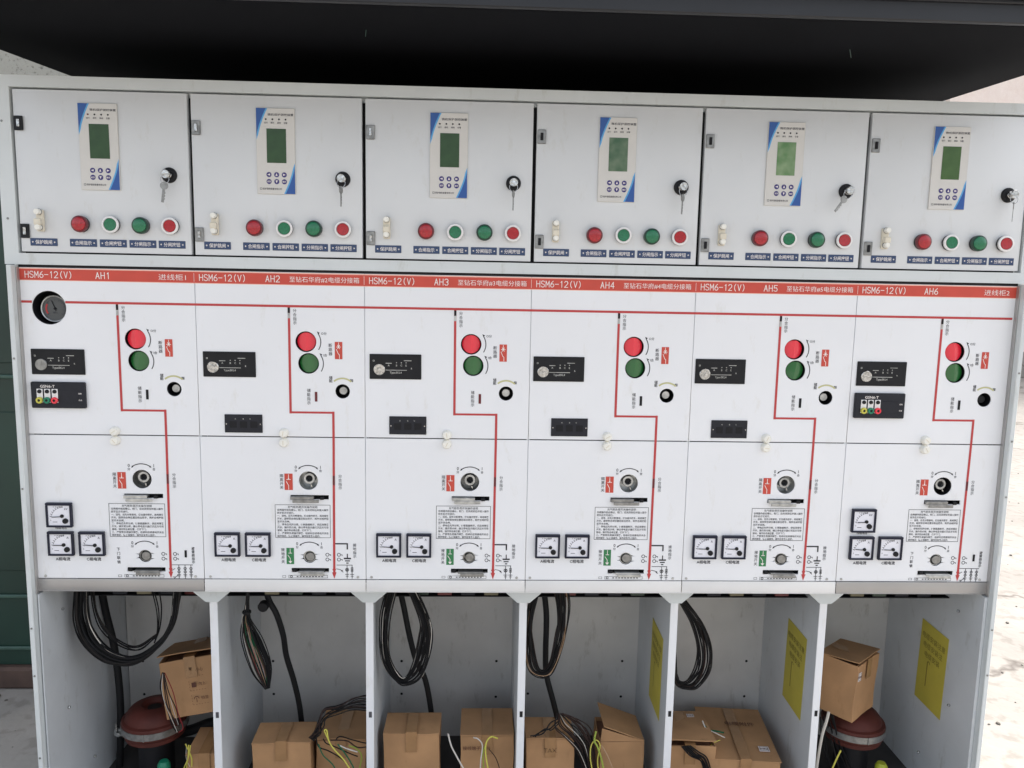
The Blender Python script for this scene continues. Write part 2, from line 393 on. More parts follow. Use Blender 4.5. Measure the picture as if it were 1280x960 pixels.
for a in (-.9, 2.3, 5.5, 8.7):
    for b in (1.2, 3.6):
        wf = part('window', t, lambda bm: (box(bm, 0, 1.1, .1, .16, 0, .07), box(bm, 0, 1.1, .1, .16, 1.53, 1.6), box(bm, 0, .06, .1, .16, .07, 1.53), box(bm, 1.04, 1.1, .1, .16, .07, 1.53), box(bm, .52, .58, .1, .16, .07, 1.53)), WBEZ, (a, 0, b), key='winf')
        part('pane', wf, lambda bm: box(bm, .06, 1.04, .125, .135, .07, 1.53), GLASS, key='winp')

# dark roof of the kiosk over the row, carried by the rear wall
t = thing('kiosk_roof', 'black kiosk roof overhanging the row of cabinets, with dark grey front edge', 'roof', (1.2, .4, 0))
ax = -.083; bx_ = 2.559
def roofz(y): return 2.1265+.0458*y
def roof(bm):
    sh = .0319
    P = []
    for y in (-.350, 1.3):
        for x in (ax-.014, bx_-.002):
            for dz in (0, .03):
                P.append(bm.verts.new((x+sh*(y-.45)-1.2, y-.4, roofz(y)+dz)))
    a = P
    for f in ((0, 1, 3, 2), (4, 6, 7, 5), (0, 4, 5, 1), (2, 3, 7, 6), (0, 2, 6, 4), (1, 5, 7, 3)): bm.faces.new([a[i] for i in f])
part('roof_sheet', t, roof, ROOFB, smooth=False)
def fascia(bm):
    box(bm, ax-1.26, bx_-1.18, -.768, -.7525, roofz(-.35), roofz(-.35)+.085, .002)
    box(bm, ax-1.26, bx_-1.18, -.775, -.768, roofz(-.35)+.036, roofz(-.35)+.044, .002)
part('fascia', t, fascia, ROOFF)
part('roof_edge_rail', t, lambda bm: box(bm, ax-1.26, bx_-1.18, -.80, -.768, roofz(-.35)+.045, roofz(-.35)+.085, .004), ROOFF)
for x0, x1, y0, y1 in ((-.34, -.33, -.50, -.56), (.82, .78, -.44, -.52)):
    part('paint_scratch', t, lambda bm: tube(bm, [Vector((x0, y0, roofz(y0+.4)-.0006)), Vector((x1, y1, roofz(y1+.4)-.0006))], .0009, 4), GREENH)
part('rear_wall', t, lambda bm: box(bm, -1.35, 1.45, .72, .76, 0, 2.20, .003), GREENW)
for x in (-1.3, 1.42):
    part('roof_post', t, lambda bm: box(bm, -.03, .03, .62, .70, 0, 2.19, .003), GREENW, (x+.0, 0, 0), key='rpost')

# green ribbed steel wall at the left
t = thing('green_steel_panel', 'dark green steel enclosure wall with pressed ribs, left of the cabinets', 'metal wall', (-1.6, .9, 0))
part('wall_sheet', t, lambda bm: box(bm, -1.8, 1.22, 0, .04, .085, 1.98, .003), GREENW)
for z in (.155, .36, 1.19):
    part('rib', t, lambda bm: box(bm, -1.8, 1.22, -.012, -.001, -.007, .007, .004), GREENH, (0, 0, z), key='rib')
part('door_panel', t, lambda bm: box(bm, -1.75, 1.2, -.006, -.001, 0, .60, .002), GREENW, (0, 0, .46), key='dpn')
part('door_panel', t, lambda bm: box(bm, -1.75, 1.2, -.006, -.001, 0, .60, .002), GREENW, (0, 0, 1.24), key='dpn')
part('shadow_band', t, lambda bm: box(bm, -1.8, 1.22, -.03, .08, .0, .085, .01), SHADOWB)  # dark brown strip stands in for the shadow below the wall sheet

# ------------------------------------------------------------------ switchgear units
W = .42
LDX = [0, .003, 0, -.003, -.004, .001]      # small differences in how each mechanism panel was drilled
UDX = [-.002, .001, .002, -.001, .001, .003]
Y_REC = .06
NAMES = ['进线柜1', '至钻石华府#2电缆分接箱', '至钻石华府#3电缆分接箱', '至钻石华府#4电缆分接箱', '至钻石华府#5电缆分接箱', '进线柜2']
ULABEL = ['leftmost switchgear unit marked AH1, with the round pressure gauge and three meters',
          'switchgear unit marked AH2, second from the left, tapered red wire bundle below',
          'switchgear unit marked AH3, third from the left, oval green-edged cable coil below',
          'switchgear unit marked AH4, right of the AH3 unit, brown wires and torn box below',
          'switchgear unit marked AH5, between AH4 and AH6, large printed box below',
          'rightmost switchgear unit marked AH6, three meters and a colour-socketed voltage display']

def knob(bm, r):                       # push cap whose face is two gently sloping halves
    lathe(bm, [(r, .012), (r, .0035), (r*.97, .0022), (r*.72, .0022), (r*.45, .0022), (r*.2, .0022), (0, .0022)], seg=32, cap1=True)
    for v in bm.verts:
        if v.co.y < .0035: v.co.y -= .0085*(1-abs(v.co.x)/r)
def cup(bm, r, d, seg=32):             # open-fronted dark socket behind a hole
    lathe(bm, [(r, .002), (r, d), (0, d)], seg=seg)

INSTR = ['充气柜负荷开关操作说明', '　合闸操作前应确认，柜门，应关闭到位并插入操作', '把手后方可进行。', '一、送电，应先分断接地，拔出操作把手，再将隔离',
         '开关，旋转到合闸位置后取出把手，再按合闸按钮', '至开关合闸。', '二、停电应先按分闸，使断路器断开，然后将隔离', '开关，操作到分闸，确认带电显示器灯灭后方可将',
         '接地，操作到合闸位置，打开下门。', '三、严禁带负荷操作隔离，检修时应将接地开关合', '闸并锁定，防止误操作，操作应有专人监护。', ]

def print_mech(i):
    k = Print(); dx = LDX[i]
    k.vtext('分合指示', .2425+dx, 1.488, .0078, .0103)
    k.arc(.269+dx, 1.410, .0375, -32, 34, .0022); k.tri(.269+dx+.031, 1.410+.0235, 135, .0042)
    k.arc(.275+dx, 1.355, .0375, -32, 34, .0022); k.tri(.275+dx+.031, 1.355+.0235, 135, .0042)
    k.vtext('断路器', .3305+dx, 1.402, .0082, .0107)
    k.vtext('储能', .3305+dx, 1.3195, .0075, .0082); k.text('释', .3835+dx, 1.3125, .0078)
    k.vtext('储能指示', .2745+dx, 1.286, .0080, .0108)
    return k
def print_cable(i):
    k = Print(); dx = LDX[i]
    for cz, r in ((1.050, .0405), (.845, .0405)):
        k.arc(.270+dx, cz, r, 56, 124, .0022)
        k.tri(.270+dx-r*.57, cz+r*.80, 225, .0036); k.tri(.270+dx+r*.57, cz+r*.80, -45, .0036)
        k.text('0', .2385+dx, cz+.036, .0085); k.text('分', .2385+dx, cz+.0265, .0068)
        k.text('1', .3015+dx, cz+.036, .0085); k.text('合', .3015+dx, cz+.0265, .0068)
    k.vtext('隔离开关', .2015+dx, 1.0625, .0080, .0103)
    k.vtext('分合指示', .3515+dx, 1.0625, .0078, .0103)
    k.frame(.183+dx, .3255+dx, .897, .986, .0011)
    for n, ln in enumerate(INSTR):
        z = .9795-n*.0078
        if n == 0: k.text(ln, .254+dx, z, .0062, width=.076, bold=.005)
        else: k.text(ln, .1885+dx, z, .0058, 'l', width=.1318*len(ln)/24 if len(ln) < 22 else .1318, bold=.008)
    # capacitor rings both sides of the line
    for x in (.3165, .3465):
        for z in (.8515, .8385):
            k.arc(x+dx, z, .0042, 0, 360, .0013, 12)
        k.line([(x+dx+.004, .8515), (x+dx+.0085, .8515), (x+dx+.0085, .849)], .0011); k.line([(x+dx+.004, .8385), (x+dx+.0085, .8385), (x+dx+.0085, .836)], .0011)
    k.frame(.215+dx, .3165+dx, .7875, .7955, .0008); k.arc(.222+dx, .7915, .0028, 0, 360, .0008, 10); k.frame(.199+dx, .208+dx, .7885, .7945, .0008)
    for q in range(9): k.rect(.236+dx+q*.008, .2405+dx+q*.008, .7903, .7926)
    # meters' captions
    k.text('A相电流', .0605+dx, .8365, .0092, bold=.02); k.text('C相电流', .139+dx, .8365, .0092, bold=.02)
    if i in (0, 5): k.text('线路电压', .0605+dx, .9195, .0068, bold=.01)
    return k
def print_cable_thin(i):
    k = Print(.0006); dx = LDX[i]
    if i in (0, 5):
        k.vtext('下门联锁', .2025+dx, .8635, .0074, .0115)
        k.line([(.338+dx, .822), (.391+dx, .822)], .0012)
        for x in (.355, .371, .386):
            k.line([(x+dx, .822), (x+dx, .786)], .0010)
            k.arc(x+dx, .812, .0032, 0, 360, .0011, 10); k.arc(x+dx, .803, .0032, 0, 360, .0011, 10)
            k.line([(x+dx-.004, .7955), (x+dx+.004, .7955)], .0013); k.line([(x+dx-.003, .792), (x+dx+.003, .792)], .0013)
        k.line([(.336+dx, .806), (.345+dx, .812)], .0014); k.line([(.343+dx, .786), (.352+dx, .794)], .0016); k.line([(.339+dx, .789), (.346+dx, .789)], .0014)
        k.vtext('避雷器指示', .393+dx, .8665, .0070, .0092)
    else:
        k.vtext('接地开关', .2015+dx, .8645, .0080, .0108)
        k.line([(.3365+dx, .8815), (.3685+dx, .8815), (.3685+dx, .868)], .0036)
        k.line([(.3685+dx, .853), (.3685+dx, .844)], .0026)
        k.rect(.359+dx, .378+dx, .8395, .8435); k.rect(.362+dx, .375+dx, .8335, .8365); k.rect(.3655+dx, .3715+dx, .8275, .8305)
        k.line([(.341+dx, .8235), (.381+dx, .8235)], .0011)
        k.line([(.3675+dx, .8235), (.3675+dx, .787)], .0010); k.line([(.3805+dx, .8235), (.3805+dx, .787)], .0010)
        k.arc(.3675+dx, .8105, .0042, 0, 360, .0012, 10); k.line([(.3645+dx, .8075), (.3705+dx, .8135)], .001); k.line([(.3645+dx, .8135), (.3705+dx, .8075)], .001)
        k.frame(.3775+dx, .3835+dx, .805, .817, .0012); k.tri(.3805+dx, .811, 90, .003)
        for x in (.3675, .3805):
            k.line([(x+dx-.0045, .798), (x+dx+.0045, .798)], .0013); k.line([(x+dx-.003, .793), (x+dx+.003, .793)], .0013)
        k.line([(.340+dx, .813), (.350+dx, .811)], .0014); k.disc(.354+dx, .808, .0022); k.line([(.350+dx, .811), (.357+dx, .804)], .0012)
        k.vtext('接地指示', .3875+dx, .878, .0078, .0103)
    return k

def key_set(loc, rz, tilt, label, ring=True):
    t = thing('key', label, 'key', loc, (0, 0, 0), 'cabinet keys left in the door locks')
    part('inserted_key', t, lambda bm: (box(bm, -.0012, .0012, -.020, .004, -.0045, .0045, .0004), lathe(bm, [(.0, -.030), (.0095, -.030), (.0105, -.029), (.0105, -.0275), (.0095, -.0265), (0, -.0265)], seg=16)), CHROME, rot=(0, rz, 0), key='ikey')
    def kr(bm):
        P = [Vector((.010*math.sin(a), -.028+.002*math.cos(a), -.012+.011*math.cos(a))) for a in [2*PI*k/20 for k in range(21)]]
        tube(bm, P, .0007, 6, False)
    part('key_ring', t, kr, CHROME, rot=(0, tilt, 0), key='kring')
    def hk(bm):
        lathe(bm, [(0, -.001), (.0095, -.001), (.0095, .001), (0, .001)], 0, -.008, 16)
        box(bm, -.0032, .0032, -.0007, .0007, -.048, -.015, .0004)
        for z in (-.025, -.032, -.039): box(bm, .003, .0046, -.0006, .0006, z-.002, z+.002, .0003)
    part('hanging_key', t, hk, DZINC, (-.020*math.sin(tilt), -.0285, -.020*math.cos(tilt)), rot=(0, tilt*1.1, rz), key='hkey')
    return t

KEYL = ['silver keys turned left in the lock of the leftmost door', 'thin hanging key on a ring in the AH2 door lock', 'edge-on key hanging straight down from the AH3 door lock',
        'key with a bright bow hanging in the AH4 door lock', 'key pair swung to the lower left in the AH5 door lock', 'short key sticking out to the right in the AH6 door lock']
KEYR = [(.5, .12, .15), (.0, .02, 1.3), (.1, .03, 1.25), (-.3, .06, .9), (.9, .62, .3), (1.3, .05, 1.0)]

for i in range(6):
    end0, end1 = i == 0, i == 5
    U = thing('switchgear_unit', ULABEL[i], 'electrical cabinet', (W*i, 0, 0), group='switchgear units bolted side by side')
    dx, ux = LDX[i], UDX[i]
    # ---- carcass
    def housing(bm):
        x0 = -.032 if end0 else 0; x1 = W+.032 if end1 else W
        box(bm, x0, x1, .021, .60, 2.0, 2.034)                      # top
        box(bm, x0, x1, .585, .60, .05, 1.99)                       # back
        box(bm, x0, x1, .03, .585, 1.587, 1.60)                     # deck between the two compartments
        box(bm, x0, x1, .04, .585, 0, .05)                          # floor
        if end0: box(bm, x0, -.004, .031, .585, .051, 1.999)
        if end1: box(bm, W+.004, x1, .031, .585, .051, 1.999)
    part('housing', U, housing, FRAME, smooth=False)
    part('back_panel', U, lambda bm: box(bm, .001, W-.001, .47, .476, .051, 1.58), BACKP, key='backp', smooth=False)
    part('compartment_floor', U, lambda bm: box(bm, .002, W-.002, .07, .469, .0505, .0525), mat('shadowed_floor_sheet', (.05, .047, .045), .8, noise=.4, nscale=8), key='cflo', smooth=False)  # floor coloured dark to stand in for shadow and cables down there
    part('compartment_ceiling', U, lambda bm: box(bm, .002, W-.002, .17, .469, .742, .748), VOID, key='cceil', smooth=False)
    def toprail(bm):
        x0 = -.036 if end0 else 0; x1 = W+.036 if end1 else W
        box(bm, x0, x1, -.004, .02, 2.010, 2.037)
    part('top_rail', U, toprail, FRAME, smooth=False)
    def botrail(bm):
        x0 = -.036 if end0 else 0; x1 = W+.036 if end1 else W
        box(bm, x0, x1, -.004, .02, 1.590, 1.6175)
    part('bottom_rail', U, botrail, FRAME, smooth=False)
    part('gap_shade_strip', U, lambda bm: box(bm, (-.006 if end0 else 0), (W+.0004 if end1 else W), .0005, .006, 1.5836, 1.5898), VOID, smooth=False)  # black strip painting the shade in the gap above the header
    if end0 or end1:
        xo, xi = (-.036, -.001) if end0 else (W+.001, W+.036)
        part('upper_post', U, lambda bm: box(bm, xo, xi, -.004, .02, 1.6176, 2.0099), FRAME, smooth=False)
        def post(bm):
            a, b = (-.0195, -.0075) if end0 else (W+.0005, W+.0125)
            box(bm, a, b, -.030, .03, .0, 1.5885, .0015)
        part('corner_post', U, post, FRAME)
        a, b = (-.0075, -.0005) if end0 else (W-.006, W+.0005)
        def inset(bm):
            if end0: box(bm, -.0074, -.0045, -.012, .03, .745, 1.5835, .0005)
            else: box(bm, W-.0025, W+.0004, -.012, .03, .745, 1.5835, .0005)
        part('post_return', U, inset, STEEL)
        a, b = (-.0074, .0) if end0 else (W-.001, W+.0004)
        part('end_panel', U, lambda bm: (box(bm, -.0044, -.0006, -.010, .469, .051, .744) if end0 else box(bm, W-.009, W-.0005, -.010, .469, .051, .744)), INNER, smooth=False)
        for z in ([.30, .53, .66, 1.03, 1.36] if end0 else [.53, .66, 1.03, 1.18, 1.36]):
            part('post_screw', U, lambda bm: lathe(bm, [(.0028, -.0305), (.0022, -.032), (0, -.0322)], 0, 0, 10), DZINC, ((-.0135 if end0 else W+.0065), 0, z), key='pscr')
        for z in (1.70, 1.93):
            part('post_screw', U, lambda bm: lathe(bm, [(.0028, -.0045), (.0022, -.006), (0, -.0062)], 0, 0, 10), DZINC, ((-.022 if end0 else W+.022), 0, z), key='pscr2')
        for y, z in ((.093, .66), (.095, .372), (.22, .145)):
            part('wall_bolt', U, lambda bm: (lathe(bm, [(.004, 0), (.004, -.005), (.003, -.006)], 0, 0, 6)), CHROME,
                 (0 if end0 else W-.0095, y, z), rot=(0, 0, PI/2 if end0 else -PI/2), key='wbolt')
    # ---- divider on the right of the unit with its front flange and gusset
    if not end1:
        part('divider_flange', U, lambda bm: box(bm, W-.0105, W+.0105, Y_REC, Y_REC+.004, .05, .7495, .0005), WHITE, key='dfl')
        part('divider_panel', U, lambda bm: (box(bm, W-.0100, W-.0075, Y_REC+.005, .469, .051, .7485), box(bm, W+.0075, W+.0100, Y_REC+.005, .469, .051, .7485)), INNER, key='dpl', smooth=False)
        def gus(bm):
            y0, y1 = Y_REC-.012, Y_REC-.002
            f = [bm.verts.new((W+x, y0, z)) for x, z in ((-.0475, .7490), (.0475, .7490), (.0475, .7275), (.0165, .7000), (-.0165, .7000), (-.0475, .7275))]
            b = [bm.verts.new((W+x, y1, z)) for x, z in ((-.0475, .7490), (.0475, .7490), (.0475, .7275), (.0165, .7000), (-.0165, .7000), (-.0475, .7275))]
            bm.faces.new(f); bm.faces.new(b[::-1])
            for k in range(6): bm.faces.new((f[k], b[k], b[(k+1) % 6], f[(k+1) % 6]))
        part('gusset', U, gus, FRAME, key='gus', smooth=False)
        part('flange_slot', U, lambda bm: box(bm, -.0042, .0042, -.0006, .0004, -.0085, .0085), VOID if i >= 2 else GRYP, (W+.001, Y_REC, .368), key='fslot', smooth=False)
    for x, z in ([(.047, .318), (.36, .318), (.047, .203), (.36, .192)]):
        part('mounting_hole', U, lambda bm: lathe(bm, [(.0045, .4694), (.0038, .4685), (0, .4685)], 0, 0, 12), VOID, (x, 0, z), key='mhole')
    # ---- terminal rail at the top of the cable compartment
    tr = part('terminal_rail', U, lambda bm: (box(bm, .012, W-.012, .140, .160, .6785, .6810), box(bm, .012, W-.012, .1605, .166, .6750, .739)), BLACKM, key='trail')
    for k in range(4):
        part('terminal_block', tr, lambda bm: box(bm, 0, .040, .142, .158, .6820, .705, .001), [GREYB, BRICKC['yellow'], BRICKC['green'], BRICKC['red']][(k+i) % 4] if k != 2 else GREYB, (.115+k*.066, 0, 0), key='tblk')
    part('underside_lip', U, lambda bm: box(bm, .002, W-.002, .002, .04, .7495, .7515), FRAME, key='ulip', smooth=False)

    # ---- upper door
    dr = part('upper_door', U, lambda bm: box(bm, .0045, W-.0045, 0, .018, 1.6215, 2.0055, .0012, 2), DOORW, key='udoor')
    part('door_gap_backing', U, lambda bm: box(bm, .0, W, .024, .028, 1.601, 1.999), VOID, key='dgap', smooth=False)
    for z in (1.926, 1.671):
        h = part('hinge', U, lambda bm: box(bm, -.0105, .0105, -.0045, -.0005, -.017, .017, .0012), DZINC if i else BLACK, (.0165, 0, z), key='hinge')
        part('hinge_pin', h, lambda bm: (box(bm, -.003, .004, -.0075, -.0046, -.009, .009, .0008)), CHROME if (i < 3) else BLACKM, key='hpin')
    # relay
    rl = part('protection_relay', U, lambda bm: box(bm, -.0465, .0465, -.0045, -.0003, -.102, .102, .0008), RELAYF, (.2065+ux, 0, 1.8745), key='relay')
    def tl(bm, off=0):
        pass
    def corner(kind, light):
        p = Print(.0049 if not light else .0047)
        n = 10; out = []
        a, b = (.0465, .102)
        for q in range(n+1):
            s_ = q/n
            out.append((-a+.0235*(1-s_)**1.45+(.004 if light and s_ < 1 else 0), b-.068*s_**1.0-(.006 if light and s_ == 1 else 0)))
        P_ = [(-a+.0008, b-.0008)] + [(x+.0008, z-.0008) for x, z in out]
        if kind == 'br': P_ = [(-x, -z) for x, z in P_]
        for q in range(1, len(P_)-1): p.poly([P_[0], P_[q], P_[q+1]])
        return p
    for kind in ('tl', 'br'):
        corner(kind, True).build('pale_blue_corner_print', rl, LBLUE, key='cl'+kind)
        corner(kind, False).build('blue_corner_print', rl, BLUE, key='cd'+kind)
    part('display_screen', rl, lambda bm: box(bm, -.0215, .0255, -.0053, -.0046, -.0275, .0535, .0002), SCREENS[i], key='scr')
    pr = Print(.0048)
    pr.text('微机保护测控装置', .013, .0865, .0058, width=.062)
    for q, s_ in enumerate(('运行', '通讯', '跳闸', '告警')):
        pr.text(s_, -.0225+q*.0158, .0672, .0042)
    pr.text('保护测控装置有限公司', -.010, -.0895, .0048, width=.046); pr.frame(-.0395, -.0345, -.092, -.087, .0008)
    pr.build('relay_lettering', rl, GRYP, key='rlt')
    for q in range(4):
        part('indicator_led', rl, lambda bm: lathe(bm, [(.0022, -.0045), (.0018, -.0056), (0, -.0058)], 0, 0, 10), BLACK if (q or i) else REDRIM, (-.0225+q*.0158, 0, .0755), key='led')
    for q in range(6):
        x = -.0175+(q % 3)*.0185; z = -.0555-(q//3)*.0165
        kb = part('relay_key', rl, lambda bm: lathe(bm, [(.0062, -.0045), (.0060, -.0052), (0, -.0053)], 0, 0, 20), PURP, (x, 0, z), key='rkey')
        p = Print(.0056)
        if q == 0: p.tri(0, 0, 180, .0038)
        elif q == 1: p.tri(0, 0, 90, .0038)
        elif q == 2: p.tri(0, 0, 0, .0038)
        elif q == 4: p.tri(0, 0, -90, .0038)
        else: p.text('确定' if q == 5 else '返回', 0, 0, .0042)
        p.build('key_symbol', kb, WHTP, key='ks%d' % q)
    # lock
    lk = part('door_lock', U, lambda bm: lathe(bm, [(.0185, -.0005), (.0185, -.004), (.0165, -.0065), (.0125, -.0075), (.0115, -.0095), (0, -.0095)], 0, 0, 32), BLACK, (.369, 0, 1.812), key='lock')
    part('lock_barrel', lk, lambda bm: lathe(bm, [(.0085, -.0096), (.0085, -.0125), (.0075, -.0135), (0, -.0135)], 0, 0, 20), CHROME, key='lbar')
    rz, tilt, kk = KEYR[i]
    key_set((W*i+.369, 0, 1.812), kk, tilt, KEYL[i])
    # lamps and push buttons
    for q, (x, lens, rim, rimn) in enumerate(((.1535, REDLENS, REDRIM, 'd'), (.2265, GRNLENS, WBEZ, 'w'), (.2985, GRNLENS, GRNRIM, 'd'), (.3695, REDLENS, WBEZ, 'w'))):
        nm = 'indicator_lamp' if rimn == 'd' else 'push_button'
        lab = ['red indicator lamp with dark rim', 'green push button in a white ring', 'green indicator lamp with dark rim', 'red push button in a white ring'][q]
        bb = part(nm, U, lambda bm: lathe(bm, [(.0185, -.0003), (.0195, -.002), (.0195, -.0085)], 0, 0, 32), BLACK, (x, 0, 1.690+random.uniform(-.0008, .0008)), rot=(random.uniform(-.03, .03), random.uniform(-.4, .4), random.uniform(-.03, .03)), key='bbase', label=lab)
        if rimn == 'd':
            part('rim', bb, lambda bm: lathe(bm, [(.0198, -.0085), (.0204, -.010), (.0200, -.0155), (.0165, -.0165), (.0165, -.014), (0, -.014)], 0, 0, 32), rim, key='rimd')
            part('lens', bb, lambda bm: lathe(bm, [(.0163, -.0141), (.0160, -.0185), (.0125, -.0205), (.006, -.0212), (0, -.0214)], 0, 0, 32), lens, key='lensd')
        else:
            part('ring', bb, lambda bm: lathe(bm, [(.0198, -.0085), (.0204, -.010), (.0200, -.0145), (.0158, -.0155), (.0155, -.012), (0, -.012)], 0, 0, 32), rim, key='ringw')
            part('cap', bb, lambda bm: lathe(bm, [(.0148, -.0121), (.0146, -.0150), (.0138, -.0158), (0, -.0154)], 0, 0, 32), lens, key='capw')
    # name plates
    for q, (x, s_) in enumerate(((.0595, '保护跳闸'), (.1545, '合闸指示'), (.2265, '合闸按钮'), (.2980, '分闸指示'), (.3690, '分闸按钮'))):
        np_ = part('name_plate', U, lambda bm: box(bm, -.0325, .0325, -.0016, -.0002, -.0092, .0092, .0004), PLATE, (x, 0, 1.645), key='nplate')
        p = Print(.0019); p.text(s_, 0, 0, .0102, width=.040, bold=.006); p.text('※', -.0262, 0, .0065, bold=.01); p.text('※', .0262, 0, .0065, bold=.01)
        p.build('plate_lettering', np_, WHTP, key='np'+s_)
    # trip link
    tk = part('trip_link', U, lambda bm: (box(bm, -.0085, .0085, -.010, -.0003, -.026, .026, .002), box(bm, -.0078, .0078, -.024, -.0101, -.011, .004, .002)), BEIGE, (.0565, 0, 1.6965), key='tlink')
    for z in (.0205, -.0165):
        sc_ = part('link_screw', tk, lambda bm: (lathe(bm, [(.0072, -.0101), (.0072, -.021), (.0062, -.0235), (0, -.0245)], 0, 0, 12)), CREAM, (0, 0, z), key='lscr')
        part('screw_collar', sc_, lambda bm: lathe(bm, [(.0078, -.0102), (.0078, -.0125), (.0073, -.013)], 0, 0, 16), DZINC, key='lcol')

    # ---- mechanism panel
    holes = [('c', .269+dx, 1.410, .0262), ('c', .275+dx, 1.355, .0262), ('c', .360+dx, 1.2845, .0183)]
    if i == 0: holes.append(('c', .062, 1.4845, .0415))
    mp = sheet('mechanism_panel', U, (.0006 if i else -.006, W-.0006 if i < 5 else W+.0005, 1.1657, 1.583, holes, .003), WHITE)
    part('panel_backing', U, lambda bm: (box(bm, .001, W-.001, .055, .058, .80, 1.583)), BLACKM, key='pback', smooth=False)
    print_mech(i).build('black_lettering', mp, BLKP if i == 0 else BLKP)
    part('seam_strip', U, lambda bm: box(bm, -.004, .004, .0034, .0050, .786, 1.582), FRAME, key='seam', smooth=False)
    # header
    p = Print(.0005); p.rect(0 if i else -.005, W if i < 5 else W, 1.5525, 1.5795); p.build('red_header_strip', mp, REDP)
    p = Print(.0004); p.rect(0 if i else -.005, W, 1.5510, 1.5820); p.build('pale_header_border', mp, PINKP)
    p = Print(.0009)
    p.stroke('HSM6-12(V)', .0125 if i else .009, 1.5585, .0082, .0150, .0036, .0016)
    p.stroke('AH%d' % (i+1), .1755 if i else .180, 1.5585, .0085, .0150, .0042, .0017)
    if i in (0, 5): p.text(NAMES[i], .366, 1.5655, .0150, width=.067, bold=-.004)
    else: p.text(NAMES[i], .3205, 1.5658, .0140, width=.173, bold=-.002)
    if i < 5: p.rect(W-.0012, W-.0004, 1.5555, 1.5765)
    p.build('header_lettering', mp, WHTP)
    # mimic lines
    p = Print(.0006)
    if i == 0: p.rect(-.004, .0215, 1.4960, 1.5018); p.rect(.1025, W, 1.4960, 1.5018)
    else: p.rect(0, W-(.006 if i == 5 else 0), 1.4960, 1.5018)
    x1, x2 = .228+dx, .336+dx
    p.line([(x1, 1.4965), (x1, 1.229)], .0060); p.line([(x1, 1.2290), (x2, 1.2290)], .0052); p.line([(x2, 1.229), (x2, 1.168)], .0060)
    p.build('red_mimic_line', mp, REDL)
    part('position_window', mp, lambda bm: box(bm, -.0028, .0028, -.0012, -.0007, -.0135, 0), BLACKM, (x1, 0, 1.4955), key='pw1')
    part('position_window', mp, lambda bm: box(bm, -.0028, .0028, -.0012, -.0007, -.027, -.0137), ZINC, (x1, 0, 1.4955), key='pw2')
    part('charge_window', mp, lambda bm: box(bm, -.0032, .0032, -.0012, -.0002, -.0125, .0125, .0003), (BLACKM if i in (0, 3, 4, 5) else REDRIM), (.293+dx, 0, 1.270), key='cwin')
    p = Print(.0006); p.arc(.360+dx, 1.2845, .0335, 48, 130, .0042); p.build('charge_arc', mp, YELP)
    p = Print(.0006)
    p.text('O分', .3145+dx, 1.4315, .0072); p.text('I合', .3175+dx, 1.3765, .0072)
    p.build('grey_lettering', mp, GRYP)
    p = Print(.0006); p.rect(.3415+dx, .3605+dx, 1.3670, 1.4110); p.build('breaker_symbol', mp, REDP)
    p = Print(.0009); cx = .351+dx
    p.line([(cx, 1.409), (cx, 1.398)], .0012)
    for a in (0, 60, 120): p.line([(cx-.005*math.cos(math.radians(a)), 1.398-.005*math.sin(math.radians(a))), (cx+.005*math.cos(math.radians(a)), 1.398+.005*math.sin(math.radians(a)))], .0011)
    p.line([(cx-.0055, 1.392), (cx-.001, 1.381), (cx+.002, 1.378)], .0014); p.line([(cx+.002, 1.378), (cx+.002, 1.369)], .0013)
    p.build('breaker_symbol_lines', mp, WHTP)
    # operating buttons, set back in their holes
    for (x, z, mt_, lb) in ((.269, 1.410, REDCAP, 'bright red opening button'), (.275, 1.355, GRNCAP, 'dark green closing button')):
        kn = part('operating_button', U, lambda bm: knob(bm, .0240), mt_, (x+dx, .0085, z), rot=(0, random.uniform(-.15, .15), 0), key='knob', label=lb)
        part('button_socket', kn, lambda bm: cup(bm, .0268, .018), VOID, key='kcup')
    hs_ = part('charging_socket', U, lambda bm: cup(bm, .0186, .040), BLACKM, (.360+dx, 0, 1.2845), key='chcup')
    part('charging_shaft', hs_, lambda bm: lathe(bm, [(.0105, .039), (.0105, .014), (.0095, .013), (0, .013)], 0, 0, 20), ZINC if i != 5 else BLACK, key='chsh')
    # fault indicator
    fi = part('fault_indicator', U, lambda bm: (box(bm, -.0655, .0655, -.0030, -.0001, -.032, .032, .001), box(bm, -.061, .061, -.0036, -.003, -.0275, .0275, .0003)), BLACK, (.0775+dx, 0, 1.350), key='fi')
    part('battery_cap', fi, lambda bm: (lathe(bm, [(.0145, -.0037), (.0145, -.0055), (.0135, -.0065), (0, -.0065)], 0, 0, 28), box(bm, -.010, .010, -.0075, -.0066, -.0012, .0012, .0004)), CHROME if i else DZINC, (-.0405, 0, -.007), rot=(0, random.uniform(0, 3), 0), key='fib')
    p = Print(.0039)
    p.line([(-.024, .009), (-.010, .009)], .0010); p.line([(.022, .016), (.040, .016)], .0009)
    for q in range(4): p.text('%s' % ('ABCE'[q]), (-.017, .003, .015, .027)[q], .0035, .0048); 
    for q in range(3): p.disc((.003, .015, .027)[q], .0105, .0013)
    p.line([(-.024, -.0085), (.028, -.0085)], .0009); p.text('Type:EKL4', .001, -.0155, .0052, width=.030); p.text('R', .041, -.004, .004); p.frame(-.057, -.053, .013, .017, .0008)
    p.build('indicator_lettering', fi, ZINC, key='fip')
